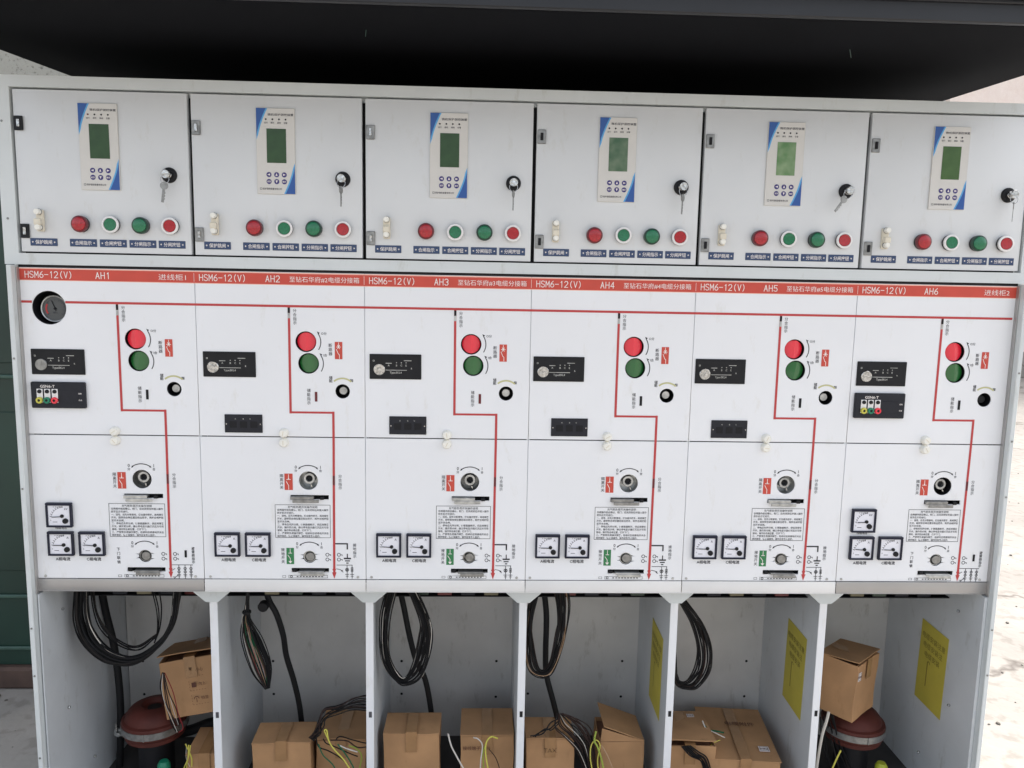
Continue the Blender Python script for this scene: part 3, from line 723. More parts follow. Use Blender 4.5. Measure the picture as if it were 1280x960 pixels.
    if i in (0, 5):
        dv = part('voltage_display', U, lambda bm: (box(bm, -.0665, .0665, -.010, -.0001, -.033, .033, .002), box(bm, -.006, .050, -.0108, -.0101, -.018, .012, .0003)), GREYB, (.0765+dx, 0, 1.2665), key='vd', label='charged voltage display with yellow, green and red sockets')
        for q, c in enumerate((WIREC['yellow'], GCAP, REDCAP)):
            x = -.044+q*.0185
            ss = part('phase_strip', dv, lambda bm: box(bm, -.0075, .0075, -.0112, -.0101, -.019, .016, .0005), WBEZ, (x, 0, 0), key='pst')
            part('neon_lamp', ss, lambda bm: lathe(bm, [(.0052, -.0113), (.0045, -.014), (0, -.0145)], 0, 0, 16), BLACK, (0, 0, .0095), key='neon')
            part('test_socket', ss, lambda bm: lathe(bm, [(.0082, -.0113), (.0082, -.016), (.007, -.0175), (.0035, -.0175), (.0033, -.013), (0, -.013)], 0, 0, 20), c, (0, 0, -.0125), key='tsock')
            part('socket_bore', ss, lambda bm: lathe(bm, [(.0032, -.0150), (0, -.0150)], 0, 0, 12), VOID, (0, -.0012, -.0125), key='tbore')
        p = Print(.0112); p.text('GSN6-T', -.024, .0225, .0070, width=.036); p.text('L1', -.044, .0008, .004); p.text('L2', -.0255, .0008, .004); p.text('L3', -.007, .0008, .004)
        p.text('自检', .055, .005, .004); p.text('开关', .055, -.012, .004); p.build('display_lettering', dv, WHTP, key='vdp')
    else:
        dv = part('voltage_display', U, lambda bm: (box(bm, -.0475, .0475, -.0030, -.0001, -.0235, .0235, .0008),), GREYB, (.109+dx, 0, 1.1985), key='vd2', label='plain dark voltage display plate')
        for x in (-.026, 0, .026):
            part('lamp_window', dv, lambda bm: box(bm, -.009, .009, -.0035, -.0031, -.011, .006, .0002), BLACKM, (x, 0, 0), key='lw')
        for x in (-.043, .043):
            part('plate_screw', dv, lambda bm: lathe(bm, [(.002, -.0031), (.0016, -.0042), (0, -.0044)], 0, 0, 10), CHROME, (x, 0, -.001), key='psc')
        p = Print(.0038)
        for x, s_ in ((-.020, 'A'), (0, 'B'), (.017, 'C')): p.text(s_, x, .0125, .0035)
        p.build('display_lettering', dv, ZINC, key='vd2p')
    if i == 0:   # pressure gauge deep in its round hole
        gz = part('pressure_gauge', U, lambda bm: cup(bm, .042, .050, 40), BLACKM, (.062, 0, 1.4845), key='pgc', label='round pressure gauge set back in a black opening')
        part('gauge_rim', gz, lambda bm: lathe(bm, [(.034, .046), (.034, .020), (.0325, .0185), (.0305, .0195), (.0300, .024)], 0, 0, 40, cap1=False), ZINC, (.0025, 0, -.003), key='pgr')
        part('gauge_dial', gz, lambda bm: lathe(bm, [(.0300, .0245), (0, .0245)], 0, 0, 36), mat('smoky_dial', (.09, .095, .095), .3), (.0025, 0, -.003), key='pgd')
        p = Print(.0005); p.arc(0, 0, .024, -40, 220, .0012, 24)
        for a in range(-40, 221, 26): p.line([(.024*math.cos(math.radians(a)), .024*math.sin(math.radians(a))), (.020*math.cos(math.radians(a)), .020*math.sin(math.radians(a)))], .0009)
        p.text('MPa', 0, -.010, .005); p.build('gauge_scale', gz, GRYP, loc=(.0025, .0240, -.003))
        p = Print(.0006); p.arc(0, 0, .022, 150, 215, .004, 10); p.build('gauge_red_zone', gz, REDL, loc=(.0025, .0240, -.003))
        part('gauge_needle', gz, lambda bm: (box(bm, -.0009, .0009, .0225, .0232, -.006, .021, .0002), lathe(bm, [(.003, .024), (.003, .021), (0, .021)], 0, 0, 12)), BLACKM, (.0025, 0, -.003), rot=(0, -.35, 0), key='pgn')

    # ---- cable compartment panel
    def wing(cx, cz):                      # round opening with two side notches
        P = []; r = .0165
        for k in range(32):
            a = 2*PI*k/32; P.append((cx+r*math.cos(a), cz+r*math.sin(a)))
            if k == 2: P.append((cx+.025, cz+r*math.sin(a)))
            if k == 30: P.insert(len(P)-1, (cx+.025, cz+r*math.sin(a)))
            if k == 14: P.append((cx-.025, cz+r*math.sin(a)))
            if k == 18: P.insert(len(P)-1, (cx-.025, cz+r*math.sin(a)))
        return P
    holes = [('c', .270+dx, 1.050, .0243), ('p', wing(.270+dx, .845)),
             ('p', [(.2235+dx, 1.0005), (.3215+dx, 1.0005), (.3215+dx, 1.0115), (.2235+dx, 1.0115)]),
             ('p', [(.223+dx, .8035), (.320+dx, .8035), (.320+dx, .8145), (.223+dx, .8145)])]
    cp = sheet('cable_panel', U, (.0006 if i else -.006, W-.0006 if i < 5 else W+.0005, .7845, 1.1632, holes, .003), WHITE)
    print_cable(i).build('black_lettering', cp, BLKP); print_cable_thin(i).build('symbol_lettering', cp, BLKP)
    p = Print(.0007); p.line([(.336+dx, 1.1625), (.334+dx, .802)], .0060)
    p.poly([(.334+dx-.0058, .8035), (.334+dx, .786), (.334+dx+.0058, .8035)]); p.poly([(.334+dx-.0048, .811), (.334+dx, .803), (.334+dx+.0048, .811), (.334+dx, .819)])
    p.build('red_mimic_line', cp, REDL)
    part('position_window', cp, lambda bm: box(bm, -.0028, .0028, -.0012, -.0008, -.0125, .0125), REDRIM, (.3356+dx, 0, 1.0515), key='pw3')
    if i in (0, 5): part('position_window', cp, lambda bm: box(bm, -.0028, .0028, -.0012, -.0003, -.0095, .0095), BLACKM, (.374+dx, 0, .852), key='pw4')
    p = Print(.0006); p.rect(.209+dx, .2300+dx, 1.0250, 1.0685); p.build('isolator_symbol', cp, REDP)
    p = Print(.0009); cx = .2195+dx
    p.line([(cx, 1.066), (cx, 1.054)], .0013); p.line([(cx-.005, 1.053), (cx+.005, 1.053)], .0013); p.disc(cx, 1.0555, .0016)
    p.line([(cx-.006, 1.048), (cx, 1.037), (cx, 1.027)], .0014); p.build('isolator_symbol_lines', cp, WHTP)
    if 0 < i < 5:
        p = Print(.0006); p.rect(.2105+dx, .2300+dx, .8255, .8695); p.build('earthing_symbol', cp, GRNP)
        p = Print(.0009); cx = .2203+dx
        p.line([(cx, .8675), (cx, .856)], .0013); p.line([(cx-.004, .8555), (cx+.004, .8555)], .0013); p.line([(cx-.006, .850), (cx, .841), (cx, .832)], .0014)
        p.poly([(cx-.005, .834), (cx, .8275), (cx+.005, .834)]); p.build('earthing_symbol_lines', cp, WHTP)
    # isolator socket
    so_ = part('isolator_socket', U, lambda bm: cup(bm, .0246, .032), [DZINC, ZINC, DZINC, ZINC, ZINC, BLACKM][i], (.270+dx, 0, 1.050), key='iso')
    part('drive_sleeve', so_, lambda bm: lathe(bm, [(.0150, .031), (.0150, .012), (.0140, .0105), (.0090, .0105), (.0085, .026), (0, .026)], 0, 0, 24), ZINC, (.0, 0, .003), key='slv')
    part('sleeve_bore', so_, lambda bm: lathe(bm, [(.0083, .025), (0, .025)], 0, 0, 16), VOID, (0, -.006, .003), key='sbore')
    part('crank_stop', so_, lambda bm: box(bm, -.002, .002, .012, .030, -.0225, -.0135, .0006), CHROME, rot=(0, -.25-.05*i, 0), key='cstop')
    so_ = part('earthing_socket', U, lambda bm: box(bm, -.030, .030, .020, .024, -.022, .022), BLACKM, (.270+dx, 0, .845), key='eso')
    part('drive_sleeve', so_, lambda bm: lathe(bm, [(.0118, .0199), (.0118, .003), (.0108, .0015), (0, .0015)], 0, 0, 24), DZINC, (.0015, 0, 0), key='slv2')
    part('guide_ring', so_, lambda bm: lathe(bm, [(.0158, .012), (.0158, .004), (.0138, .004), (.0138, .012)], 0, 0, 28, cap1=False), ZINC if i % 2 else DZINC, key='gring')
    part('locking_tab', so_, lambda bm: box(bm, .008, .0235, .006, .009, -.0055, .0075, .001), ZINC if i in (1, 2, 3) else DZINC, key='ltab')
    part('locking_tab', so_, lambda bm: box(bm, -.0235, -.010, .010, .013, -.0065, .0065, .001), DZINC, key='ltab2')
    # padlock sliders
    for z, s_ in ((1.006, 0), (.809, 1)):
        sk = part('padlock_slot', U, lambda bm: box(bm, -.051, .051, .014, .017, -.008, .008), VOID, (.272+dx, 0, z), key='pslot')
        w0, w1 = ((-.0475, .012) if s_ == 0 else (-.030, .036))
        def slide(bm):
            box(bm, w0, w1, -.0085, .012, -.0050, .0035 if s_ == 0 else -.0005, .0008)
            v0 = [(w0+.008, -.009), (w1+.012 if s_ == 0 else w1, -.009)]
            box(bm, w0+.006, w1+(.014 if s_ == 0 else .002), -.0105, -.0087, -.0125, -.004, .0008)
        part('slider_plate', sk, slide, ZINC if (i+s_) % 2 == 0 else DZINC, rot=(0, 0 if i != 4 else .02, 0), key='sl%d' % s_)
        part('slider_knob', sk, lambda bm: (box(bm, .028, .038, -.006, .012, -.0055, .002, .001) if s_ == 0 else box(bm, -.046, -.036, -.004, .012, -.004, .003, .001)), BLACK, key='sk%d' % s_)
    # panel meters
    ML = [(.0600, .8795), (.1385, .8795)] + ([(.0600, .9555)] if i in (0, 5) else [])
    for q, (x, z) in enumerate(ML):
        mm = part('panel_meter', U, lambda bm: (box(bm, -.0325, .0325, -.010, -.0003, .0255, .032, .001), box(bm, -.0325, .0325, -.010, -.0003, -.032, -.0275, .001),
             box(bm, -.0325, -.0275, -.010, -.0003, -.0275, .0255, .001), box(bm, .0275, .0325, -.010, -.0003, -.0275, .0255, .001)), MBEZ, (x+dx, 0, z), key='meter')
        part('meter_dial', mm, lambda bm: box(bm, -.0275, .0275, -.006, -.001, -.0275, .0255), DIAL, key='mdial', smooth=False)
        p = Print(.0063)
        p.arc(.010, -.010, .030, 95, 175, .0006, 16)
        for a in range(92, 180, 11):
            p.line([(.010+.030*math.cos(math.radians(a)), -.010+.030*math.sin(math.radians(a))), (.010+.0335*math.cos(math.radians(a)), -.010+.0335*math.sin(math.radians(a)))], .0005)
        p.text('0', -.0215, -.014, .0035); p.text('A' if q < 2 else 'kV', .018, .016, .0058); p.text('0  20  40  80', -.003, .0215, .0032)
        p.line([(-.016, -.0185), (-.006, -.0185)], .0009)
        p.build('dial_print', mm, GRYP, key='mdp%d' % (q == 2))
        part('needle', mm, lambda bm: (box(bm, -.0175, .0060, -.0082, -.0076, -.0009, .0009), lathe(bm, [(.0046, -.0062), (.0046, -.0084), (0, -.0088)], .0075, .0015, 16)), BLACK, (0, 0, -.0045), rot=(0, random.uniform(-.05, .10), 0), key='ndl')
        part('zero_adjuster', mm, lambda bm: (lathe(bm, [(.0070, -.0062), (.0067, -.0098), (0, -.0102)], 0, 0, 20), box(bm, -.005, .005, -.0106, -.0100, -.0006, .0006)), BLACK, (.0155, 0, -.0155), rot=(0, -.6, 0), key='zadj')
    for x in (.014, .397):
        part('panel_screw', U, lambda bm: lathe(bm, [(.0036, -.0001), (.003, -.0018), (0, -.002)], 0, 0, 12), ZINC, (x+dx*.5, 0, .7905), key='pnsc')
    # cream catches across the seam
    for z, s_ in ((1.1755, 0), (1.1510, 1)):
        ct = part('panel_catch', U, lambda bm: lathe(bm, [(.0122, -.0002), (.0122, -.004), (.0112, -.0065), (.0104, -.0118), (.0086, -.014), (0, -.0145)], 0, 0, 20), CREAM, (.2095+dx*1.3, 0, z), rot=(0, random.uniform(0, 3), 0), key='catch')
        part('catch_slot', ct, lambda bm: box(bm, -.006, .006, -.0149, -.0143, -.0009, .0009), BEIGE, key='cslot')
    # bottom channel
    ch = part('bottom_channel', U, lambda bm: (box(bm, (.0008 if i else -.006), W-.0008, -.0035, -.0005, .7525, .7838, .0012, 2), box(bm, (.0008 if i else -.006), W-.0008, -.0035, .001, .7500, .7523, .0006)), STEEL if i in (0, 5) else WSTEEL, smooth=True)
    # yellow notice on the right-hand wall
    if i >= 3:
        yl = part('yellow_notice', U, lambda bm: box(bm, -.0006, 0, -.070, .070, -.128, .128), YPAPER, (W-.0105 if i < 5 else W-.0096, .200, .432), rot=(.03, 0, 0), key='ynot', label='yellow notice sheet stuck on the inside wall', smooth=False)
        p = Print(.0002)
        for q in range(3): p.text('电缆安装注意'[:6-q], 0, .085-q*.028, .019)
        p.rect(-.022, -.018, -.070, .010); p.arc(-.014, .006, .006, 0, 180, .003)
        o = p.build('notice_lettering', yl, mat('faded_ink', (.20, .165, .03), .7), key='ynp'); o.rotation_euler = (0, 0, -PI/2); o.location = (-.0009, 0, 0)

# ------------------------------------------------------------------ wires and cables
def wire_bundle(label, cat, outer, inner, Y, n, r, cols, group=None, jit=.004, closed=True, ysp=.03, seed=1, extra=None, nm='cable_coil'):
    random.seed(seed)
    t = thing(nm, label, cat, at(outer[0][0], outer[0][1], Y), group=group)
    org = t.location.copy()
    for k in range(n):
        s_ = (k+random.uniform(-.3, .3))/(n-1) if n > 1 else 0
        yo = random.uniform(-ysp, ysp)
        ph = random.uniform(0, 6.28)
        P = []
        for j, (a, b) in enumerate(zip(outer, inner)):
            u = a[0]+(b[0]-a[0])*s_; v = a[1]+(b[1]-a[1])*s_
            p = at(u, v, Y+yo*math.sin(j*.9+ph)*.6+yo*.4) - org
            p += Vector((random.gauss(0, jit), 0, random.gauss(0, jit)*.7)) if 0 < j < len(outer)-1 else Vector((0, 0, .01))
            P.append(p)
        P = smooth_path(P, 6)
        cc = random.choice(cols) if cols else (random.choice(['black', 'black', 'dark', 'brown', 'white', 'green']) if (s_ < .2) else random.choice(['black', 'black', 'dark', 'black']) if s_ > .72 else random.choice(['red', 'brown', 'red', 'brown', 'black', 'pink', 'tan', 'green']))
        part('wire', t, lambda bm: tube(bm, P, r*random.uniform(.85, 1.15)*(.5 if cc in ('white', 'tan', 'pink') else .75 if cc in ('red', 'green') else 1), 6), WIREC[cc])
    return t
def cable(label, pts, r, material=RUBBER, nm='power_cable', cat='cable', seg=12, parts=()):
    P = smooth_path([at(*p) for p in pts], 8)
    t = thing(nm, label, cat, P[0].copy()); org = P[0].copy()
    part('sheath', t, lambda bm: tube(bm, [p-org for p in P], r, seg), material)
    for f in parts: f(t, org)
    return t
wire_bundle('wide U-shaped loop of black control wires under the AH1 unit', 'cable bundle',
            [(94, 738), (93, 775), (104, 806), (132, 828), (165, 831), (196, 812), (218, 780), (228, 738)],
            [(110, 738), (112, 770), (122, 797), (143, 815), (170, 820), (198, 804), (213, 778), (217, 738)], .10, 30, .0025, ['black']*14+['dark', 'dark', 'white'], seed=3, jit=.0022)
wire_bundle('inner loop of thin black wires between the AH1 coil and the power cable', 'cable bundle',
            [(113, 738), (117, 764), (128, 788), (147, 805), (172, 813), (196, 800)], [(117, 738), (121, 764), (132, 786), (150, 801), (172, 808), (196, 797)], .12, 5, .0018, ['black', 'black', 'dark'], seed=4, jit=.002)
wire_bundle('pair of thin black wires dropping from the right end of the AH1 terminal rail', 'cable bundle',
            [(188, 738), (195, 762), (197, 785), (194, 806)], [(198, 738), (201, 760), (200, 785), (193, 808)], .12, 3, .0018, ['black'], seed=6, jit=.0015)
def clamp(t, org):
    c = at(151, 912, .30)-org
    part('cable_clamp', t, lambda bm: (box(bm, c.x-.013, c.x+.018, c.y-.02, c.y+.01, c.z-.012, c.z+.012, .003), lathe(bm, [(.007, c.y-.02), (.007, c.y-.03), (0, c.y-.032)], c.x+.004, c.z, 6)), ZINC)
    part('clamp_bolt', t, lambda bm: tube(bm, [c+Vector((-.002, -.024, -.004)), c+Vector((-.002, -.024, .035))], .003, 8), CHROME)
cable('thick black power cable with a steel clamp, inside the AH1 compartment', [(127, 738, .30), (133, 768, .30), (141, 800, .30), (146, 830, .30), (150, 870, .30), (151, 910, .30), (149, 965, .31), (147, 1000, .32)], .0105, parts=(clamp,))
TB = wire_bundle('tapered hanging bundle of red, pink and black wires under AH2', 'cable bundle',
            [(308, 752), (306, 764), (303, 775), (303, 800), (315, 838), (332, 866)], [(311, 752), (310, 764), (314, 776), (327, 800), (339, 832), (337, 864)], .14, 34, .0018,
            None, seed=5, jit=.0016, ysp=.012, nm='wire_bundle')
def ties(t, org):
    c = at(329.5, 757.5, .17)-org
    part('tape_roll', t, lambda bm: lathe(bm, [(.0, c.y-.012), (.013, c.y-.012), (.015, c.y-.008), (.015, c.y+.008), (0, c.y+.01)], c.x, c.z, 16), RUBBER)
cable('short black lead holding the tapered AH2 bundle', [(310, 736, .14), (309.5, 748, .14), (309, 760, .14), (311, 772, .14)], .0055)
single_tie = part('cable_tie', TB, lambda bm: lathe(bm, [(.011, -.004), (.0125, -.002), (.0125, .002), (.011, .004)], seg=16, cap1=False), RUBBER, at(308.5, 765, .14)-TB.location, rot=(PI/2, 0, 0))
cable('black rubber cable lying across the back of the AH1 compartment', [(222, 916, .33), (240, 912, .33), (262, 904, .33), (285, 900, .33)], .016)
cable('black cable with a taped knob curving down inside the AH2 compartment', [(332, 738, .20), (337, 752, .20), (345.7, 768, .20), (354, 794, .22), (358, 820, .24), (367, 850, .26), (374, 880, .28), (378, 912, .30)], .0085, parts=(ties,))
wire_bundle('oval coil of black wires with green-edged strands under AH3', 'cable bundle',
            [(484, 738), (475, 772), (477, 826), (494, 851), (508, 857), (527, 846), (539, 809), (538, 778), (520, 738)],
            [(497, 738), (486, 775), (487, 818), (500, 845), (508, 844), (517, 826), (523, 795), (524, 775), (508, 738)], .11, 24, .0019, ['black']*6+['green', 'dark', 'white'], seed=8, jit=.0022)
cable('black power cable crossing behind the oval coil in AH3', [(500, 738, .2), (505, 760, .2), (512, 795, .2), (520, 825, .22), (530, 845, .24), (536, 870, .26), (541, 905, .28)], .0085)
wire_bundle('narrow hanging coil of black and tan wires under AH4', 'cable bundle',
            [(667, 738), (659, 764), (657, 809), (660, 836), (676, 847), (691, 841), (705, 803), (712, 762), (710, 738)],
            [(676, 738), (666, 775), (666, 806), (674, 834), (680, 837), (688, 826), (696, 792), (696, 770), (692, 738)], .12, 20, .0018, ['black']*5+['tan', 'dark', 'brown'], seed=12, jit=.0022)
cable('straight black power cable leaving the AH4 coil and bending right', [(680, 738, .17), (683, 770, .17), (682, 815, .18), (683, 843, .20), (691, 875, .22), (699, 906, .24)], .0085)
wire_bundle('fanned tail of dark brown wires falling over the boxes in AH4', 'cable bundle',
            [(696, 896), (694, 910), (706, 922), (722, 938), (732, 962), (740, 990)], [(704, 896), (722, 899), (736, 912), (742, 932), (744, 962), (748, 990)], .12, 16, .0019, ['brown', 'dark', 'black', 'brown', 'white'], seed=14, ysp=.02, jit=.003, nm='wire_bundle')
wire_bundle('two loose wires arching left across the AH4 box lid', 'cable bundle', [(697, 902), (684, 906), (674, 918), (662, 924)], [(698, 908), (690, 912), (682, 912), (668, 925)], .11, 3, .0018, ['black', 'brown'], seed=15, nm='wire_bundle')
wire_bundle('thick half loop of black wires bulging right under AH5', 'cable bundle',
            [(846, 742), (862, 756), (877, 778), (889, 809), (888, 838), (873, 860), (857, 862), (847, 857), (843, 840), (843, 780), (843, 745)],
            [(842, 744), (852, 760), (864, 780), (871, 809), (870, 833), (861, 849), (852, 852), (846, 846), (844, 828), (844, 785), (843, 750)], .14, 20, .0019, ['black']*5+['dark', 'brown'], seed=21, jit=.002)
wire_bundle('black wires with plugs draped over the AH2 boxes', 'cable bundle',
            [(464, 871), (445, 872), (425, 882), (405, 886), (400, 900), (395, 914), (386, 926)], [(464, 893), (442, 886), (420, 893), (408, 900), (402, 908), (398, 918), (392, 930)], .12, 10, .0017, ['black', 'dark', 'brown'], seed=23, nm='wire_bundle')
wire_bundle('dark brown wires looping across the front of the right AH2 box', 'cable bundle',
            [(394, 926), (396, 934), (410, 939), (425, 948), (434, 962)], [(420, 930), (424, 921), (440, 922), (455, 928), (468, 930)], .10, 4, .0018, ['brown', 'black'], seed=24, nm='wire_bundle')
def single(label, pts, r, c, nm='loose_wire'):
    P = smooth_path([at(*p) for p in pts], 6); o = P[0].copy()
    ob = part(nm, None, lambda bm: tube(bm, [p-o for p in P], r, 7), WIREC[c], o)
    ob['label'] = label; ob['category'] = 'wire'; return ob
single('yellow earth wire with a looped end in front of the AH2 boxes', [(411, 926, .085), (407, 917, .085), (405.5, 913, .085), (408.5, 913, .085), (411, 926, .083), (418, 937, .08), (430, 950, .075), (440, 966, .07), (450, 985, .07)], .0019, 'yellow')
single('green wire beside the yellow looped wire in AH2', [(422, 930, .09), (430, 940, .085), (438, 952, .08), (446, 968, .07)], .0019, 'green')
single('short white wire end pointing right on the AH2 box', [(425, 932, .09), (434, 936, .085), (447, 940, .08)], .0017, 'white')
single('white wire slanting down between the two AH3 boxes', [(560, 917, .10), (564, 932, .09), (570, 944, .085), (580, 962, .08)], .0022, 'white')
single('cream wire curling out of the left flap of the right AH3 box', [(592, 922, .10), (598, 924, .09), (603, 932, .09), (601, 950, .085), (600, 968, .08)], .0019, 'white')
single('yellow-white wire arching over the middle of the right AH3 box', [(622, 923, .10), (614, 921, .09), (608, 928, .085), (607, 942, .085), (611, 966, .08)], .0022, 'yellow')
single('lime wire hanging between the two arching wires in AH3', [(607, 930, .10), (604, 942, .09), (605, 968, .085)], .002, 'lime')
single('brown wire drooping down the right AH3 box front', [(611, 936, .10), (620, 948, .10), (626, 966, .10)], .0012, 'brown')
single('lime green wire rising in front of the torn AH4 box', [(745, 914, .10), (743, 926, .09), (747, 934, .085), (752, 950, .08), (756, 970, .08)], .0026, 'lime')
single('tan wire slanting down the front of the torn AH4 box', [(752, 932, .10), (759, 944, .09), (768, 966, .085)], .0018, 'tan')
single('white wire end crossed with another on the big AH5 box', [(878, 901, .22), (883, 914, .20), (888, 930, .17)], .0022, 'white')
single('pale wire lying level to the right on the big AH5 box', [(883, 911, .20), (894, 916, .19), (906, 922, .18)], .0016, 'white')
single('green wire scrap under the white wires on the big AH5 box', [(879, 905, .215), (886, 912, .205), (896, 914, .20), (905, 916, .195)], .0024, 'green')
single('yellow thin wire curling toward the front of the big AH5 box', [(900, 925, .17), (893, 928, .16), (888, 932, .15)], .0012, 'yellow')
single('yellow-green wire looping over the torn AH4 box corner', [(741, 966, .09), (738, 948, .09), (739, 932, .095), (745, 925, .10), (750, 932, .095), (747, 950, .09), (749, 970, .085)], .0017, 'yellow')
single('green wire drooping between the two AH2 boxes', [(398, 930, .10), (404, 944, .09), (416, 956, .085), (424, 972, .08)], .0018, 'green')
single('lime wire curling under the brown wires in AH2', [(436, 932, .10), (446, 936, .095), (452, 946, .09), (448, 966, .085)], .0018, 'lime')
single('yellow-green wire rising at the bottom of the AH6 compartment', [(1051, 938, .10), (1046, 948, .10), (1040, 962, .10), (1032, 985, .10)], .0024, 'yellow')
single('grey ribbed conduit hanging at the left of the AH6 compartment', [(1036, 890, .10), (1033, 902, .10), (1028, 918, .10), (1023, 945, .10), (1018, 980, .10)], .0042, 'white')
wire_bundle('black wires tangled behind the ribbed conduit in AH6', 'cable bundle', [(1026, 900, .1)[:2], (1030, 930), (1040, 965), (1045, 990)], [(1046, 895), (1060, 925), (1075, 955), (1090, 990)], .20, 8, .0025, ['black', 'black', 'dark'], seed=31, jit=.006, nm='wire_bundle')
wire_bundle('brown and red wires looping in front of the AH1 box', 'cable bundle', [(203, 845), (201, 862), (206, 885), (214, 908), (222, 920)], [(206, 845), (216, 868), (224, 890), (226, 908), (223, 920)], .13, 7, .0016, ['brown', 'red', 'black', 'white'], seed=33, nm='wire_bundle')
wire_bundle('pale wire ends sticking up at the bottom right of AH1', 'cable bundle', [(232, 934), (236, 945), (240, 962)], [(238, 936), (234, 948), (230, 965)], .10, 4, .0016, ['white', 'yellow', 'lime'], seed=34, nm='wire_bundle')
wire_bundle('flat black ribbon of wires coming out of the slot of the left AH5 box', 'cable bundle', [(852, 937), (862, 944), (875, 952), (880, 975)], [(862, 936), (872, 940), (884, 948), (890, 975)], .11, 7, .0022, ['black'], seed=35, nm='wire_bundle', ysp=.008)

# ------------------------------------------------------------------ ring-type current transformers
def ct(x, y, z, label, capm):
    t = thing('current_transformer', label, 'transformer', (x, y, .05), group='round maroon current transformers')
    def rev(prof, seg=40):
        def b(bm):
            lathe(bm, prof, seg=seg); bmesh.ops.rotate(bm, verts=bm.verts[:], matrix=Matrix.Rotation(PI/2, 3, 'X'))
        return b
    z -= .05
    # after the rotation the profile's second number is height
    part('ring_body', t, rev([(.026, z+.044), (.036, z+.056), (.054, z+.054), (.070, z+.045), (.080, z+.032), (.083, z+.022), (.0915, z+.019), (.093, z+.014), (.093, z-.015), (.088, z-.020), (.084, z-.024), (.084, z-.036), (.070, z-.043), (.026, z-.043), (.026, z+.044)]), MAROON)
    part('steel_band', t, rev([(.0935, z-.010), (.0948, z-.010), (.0948, z+.010), (.0935, z+.010)]), DZINC)
    part('band_joint', t, lambda bm: box(bm, .002, .006, -.0975, -.0935, z-.011, z+.011, .001), DZINC)
    part('support_leg', t, rev([(.050, 0), (.050, z-.030), (.022, z-.030), (.022, z-.045)], 20), BLACKM)
    part('cable_core', t, rev([(.024, z-.042), (.024, z+.038), (.020, z+.044), (0, z+.045)], 20), RUBBER)
    cp_ = part('cable_cap', t, rev([(.018, 0), (.018, .030), (.012, .040), (0, .042)], 18), capm, (.055, -.085, z-.115))
    return t
ct(.176, .240, .246, 'maroon ring current transformer with a steel band in the AH1 compartment', GCAP)
ct(2.305, .245, .225, 'maroon ring current transformer under the tilted box in AH6', YCAP)

# pebbles and grit on the concrete beside the cabinets
random.seed(44)
def grit(bm):
    for k in range(420):
        if k % 3: x, y = random.uniform(2.75, 6.5), random.uniform(.2, 4.5)
        else: x, y = random.uniform(-1.6, -.4), random.uniform(.1, .95)
        r = random.uniform(.002, .009)*(1.5 if random.random() < .08 else 1)
        m_ = Matrix.Translation((x, y, r*.35)) @ Matrix.Rotation(random.uniform(0, 6), 4, 'Z') @ Matrix.Diagonal((r*random.uniform(.8, 1.6), r, r*.6, 1))
        bmesh.ops.create_icosphere(bm, subdivisions=1, radius=1, matrix=m_)
gr = part('grit', None, grit, mat('grey_grit', (.16, .145, .125), .9, noise=.4, nscale=60)); gr['kind'] = 'stuff'; gr['label'] = 'small pebbles and grit scattered on the concrete'

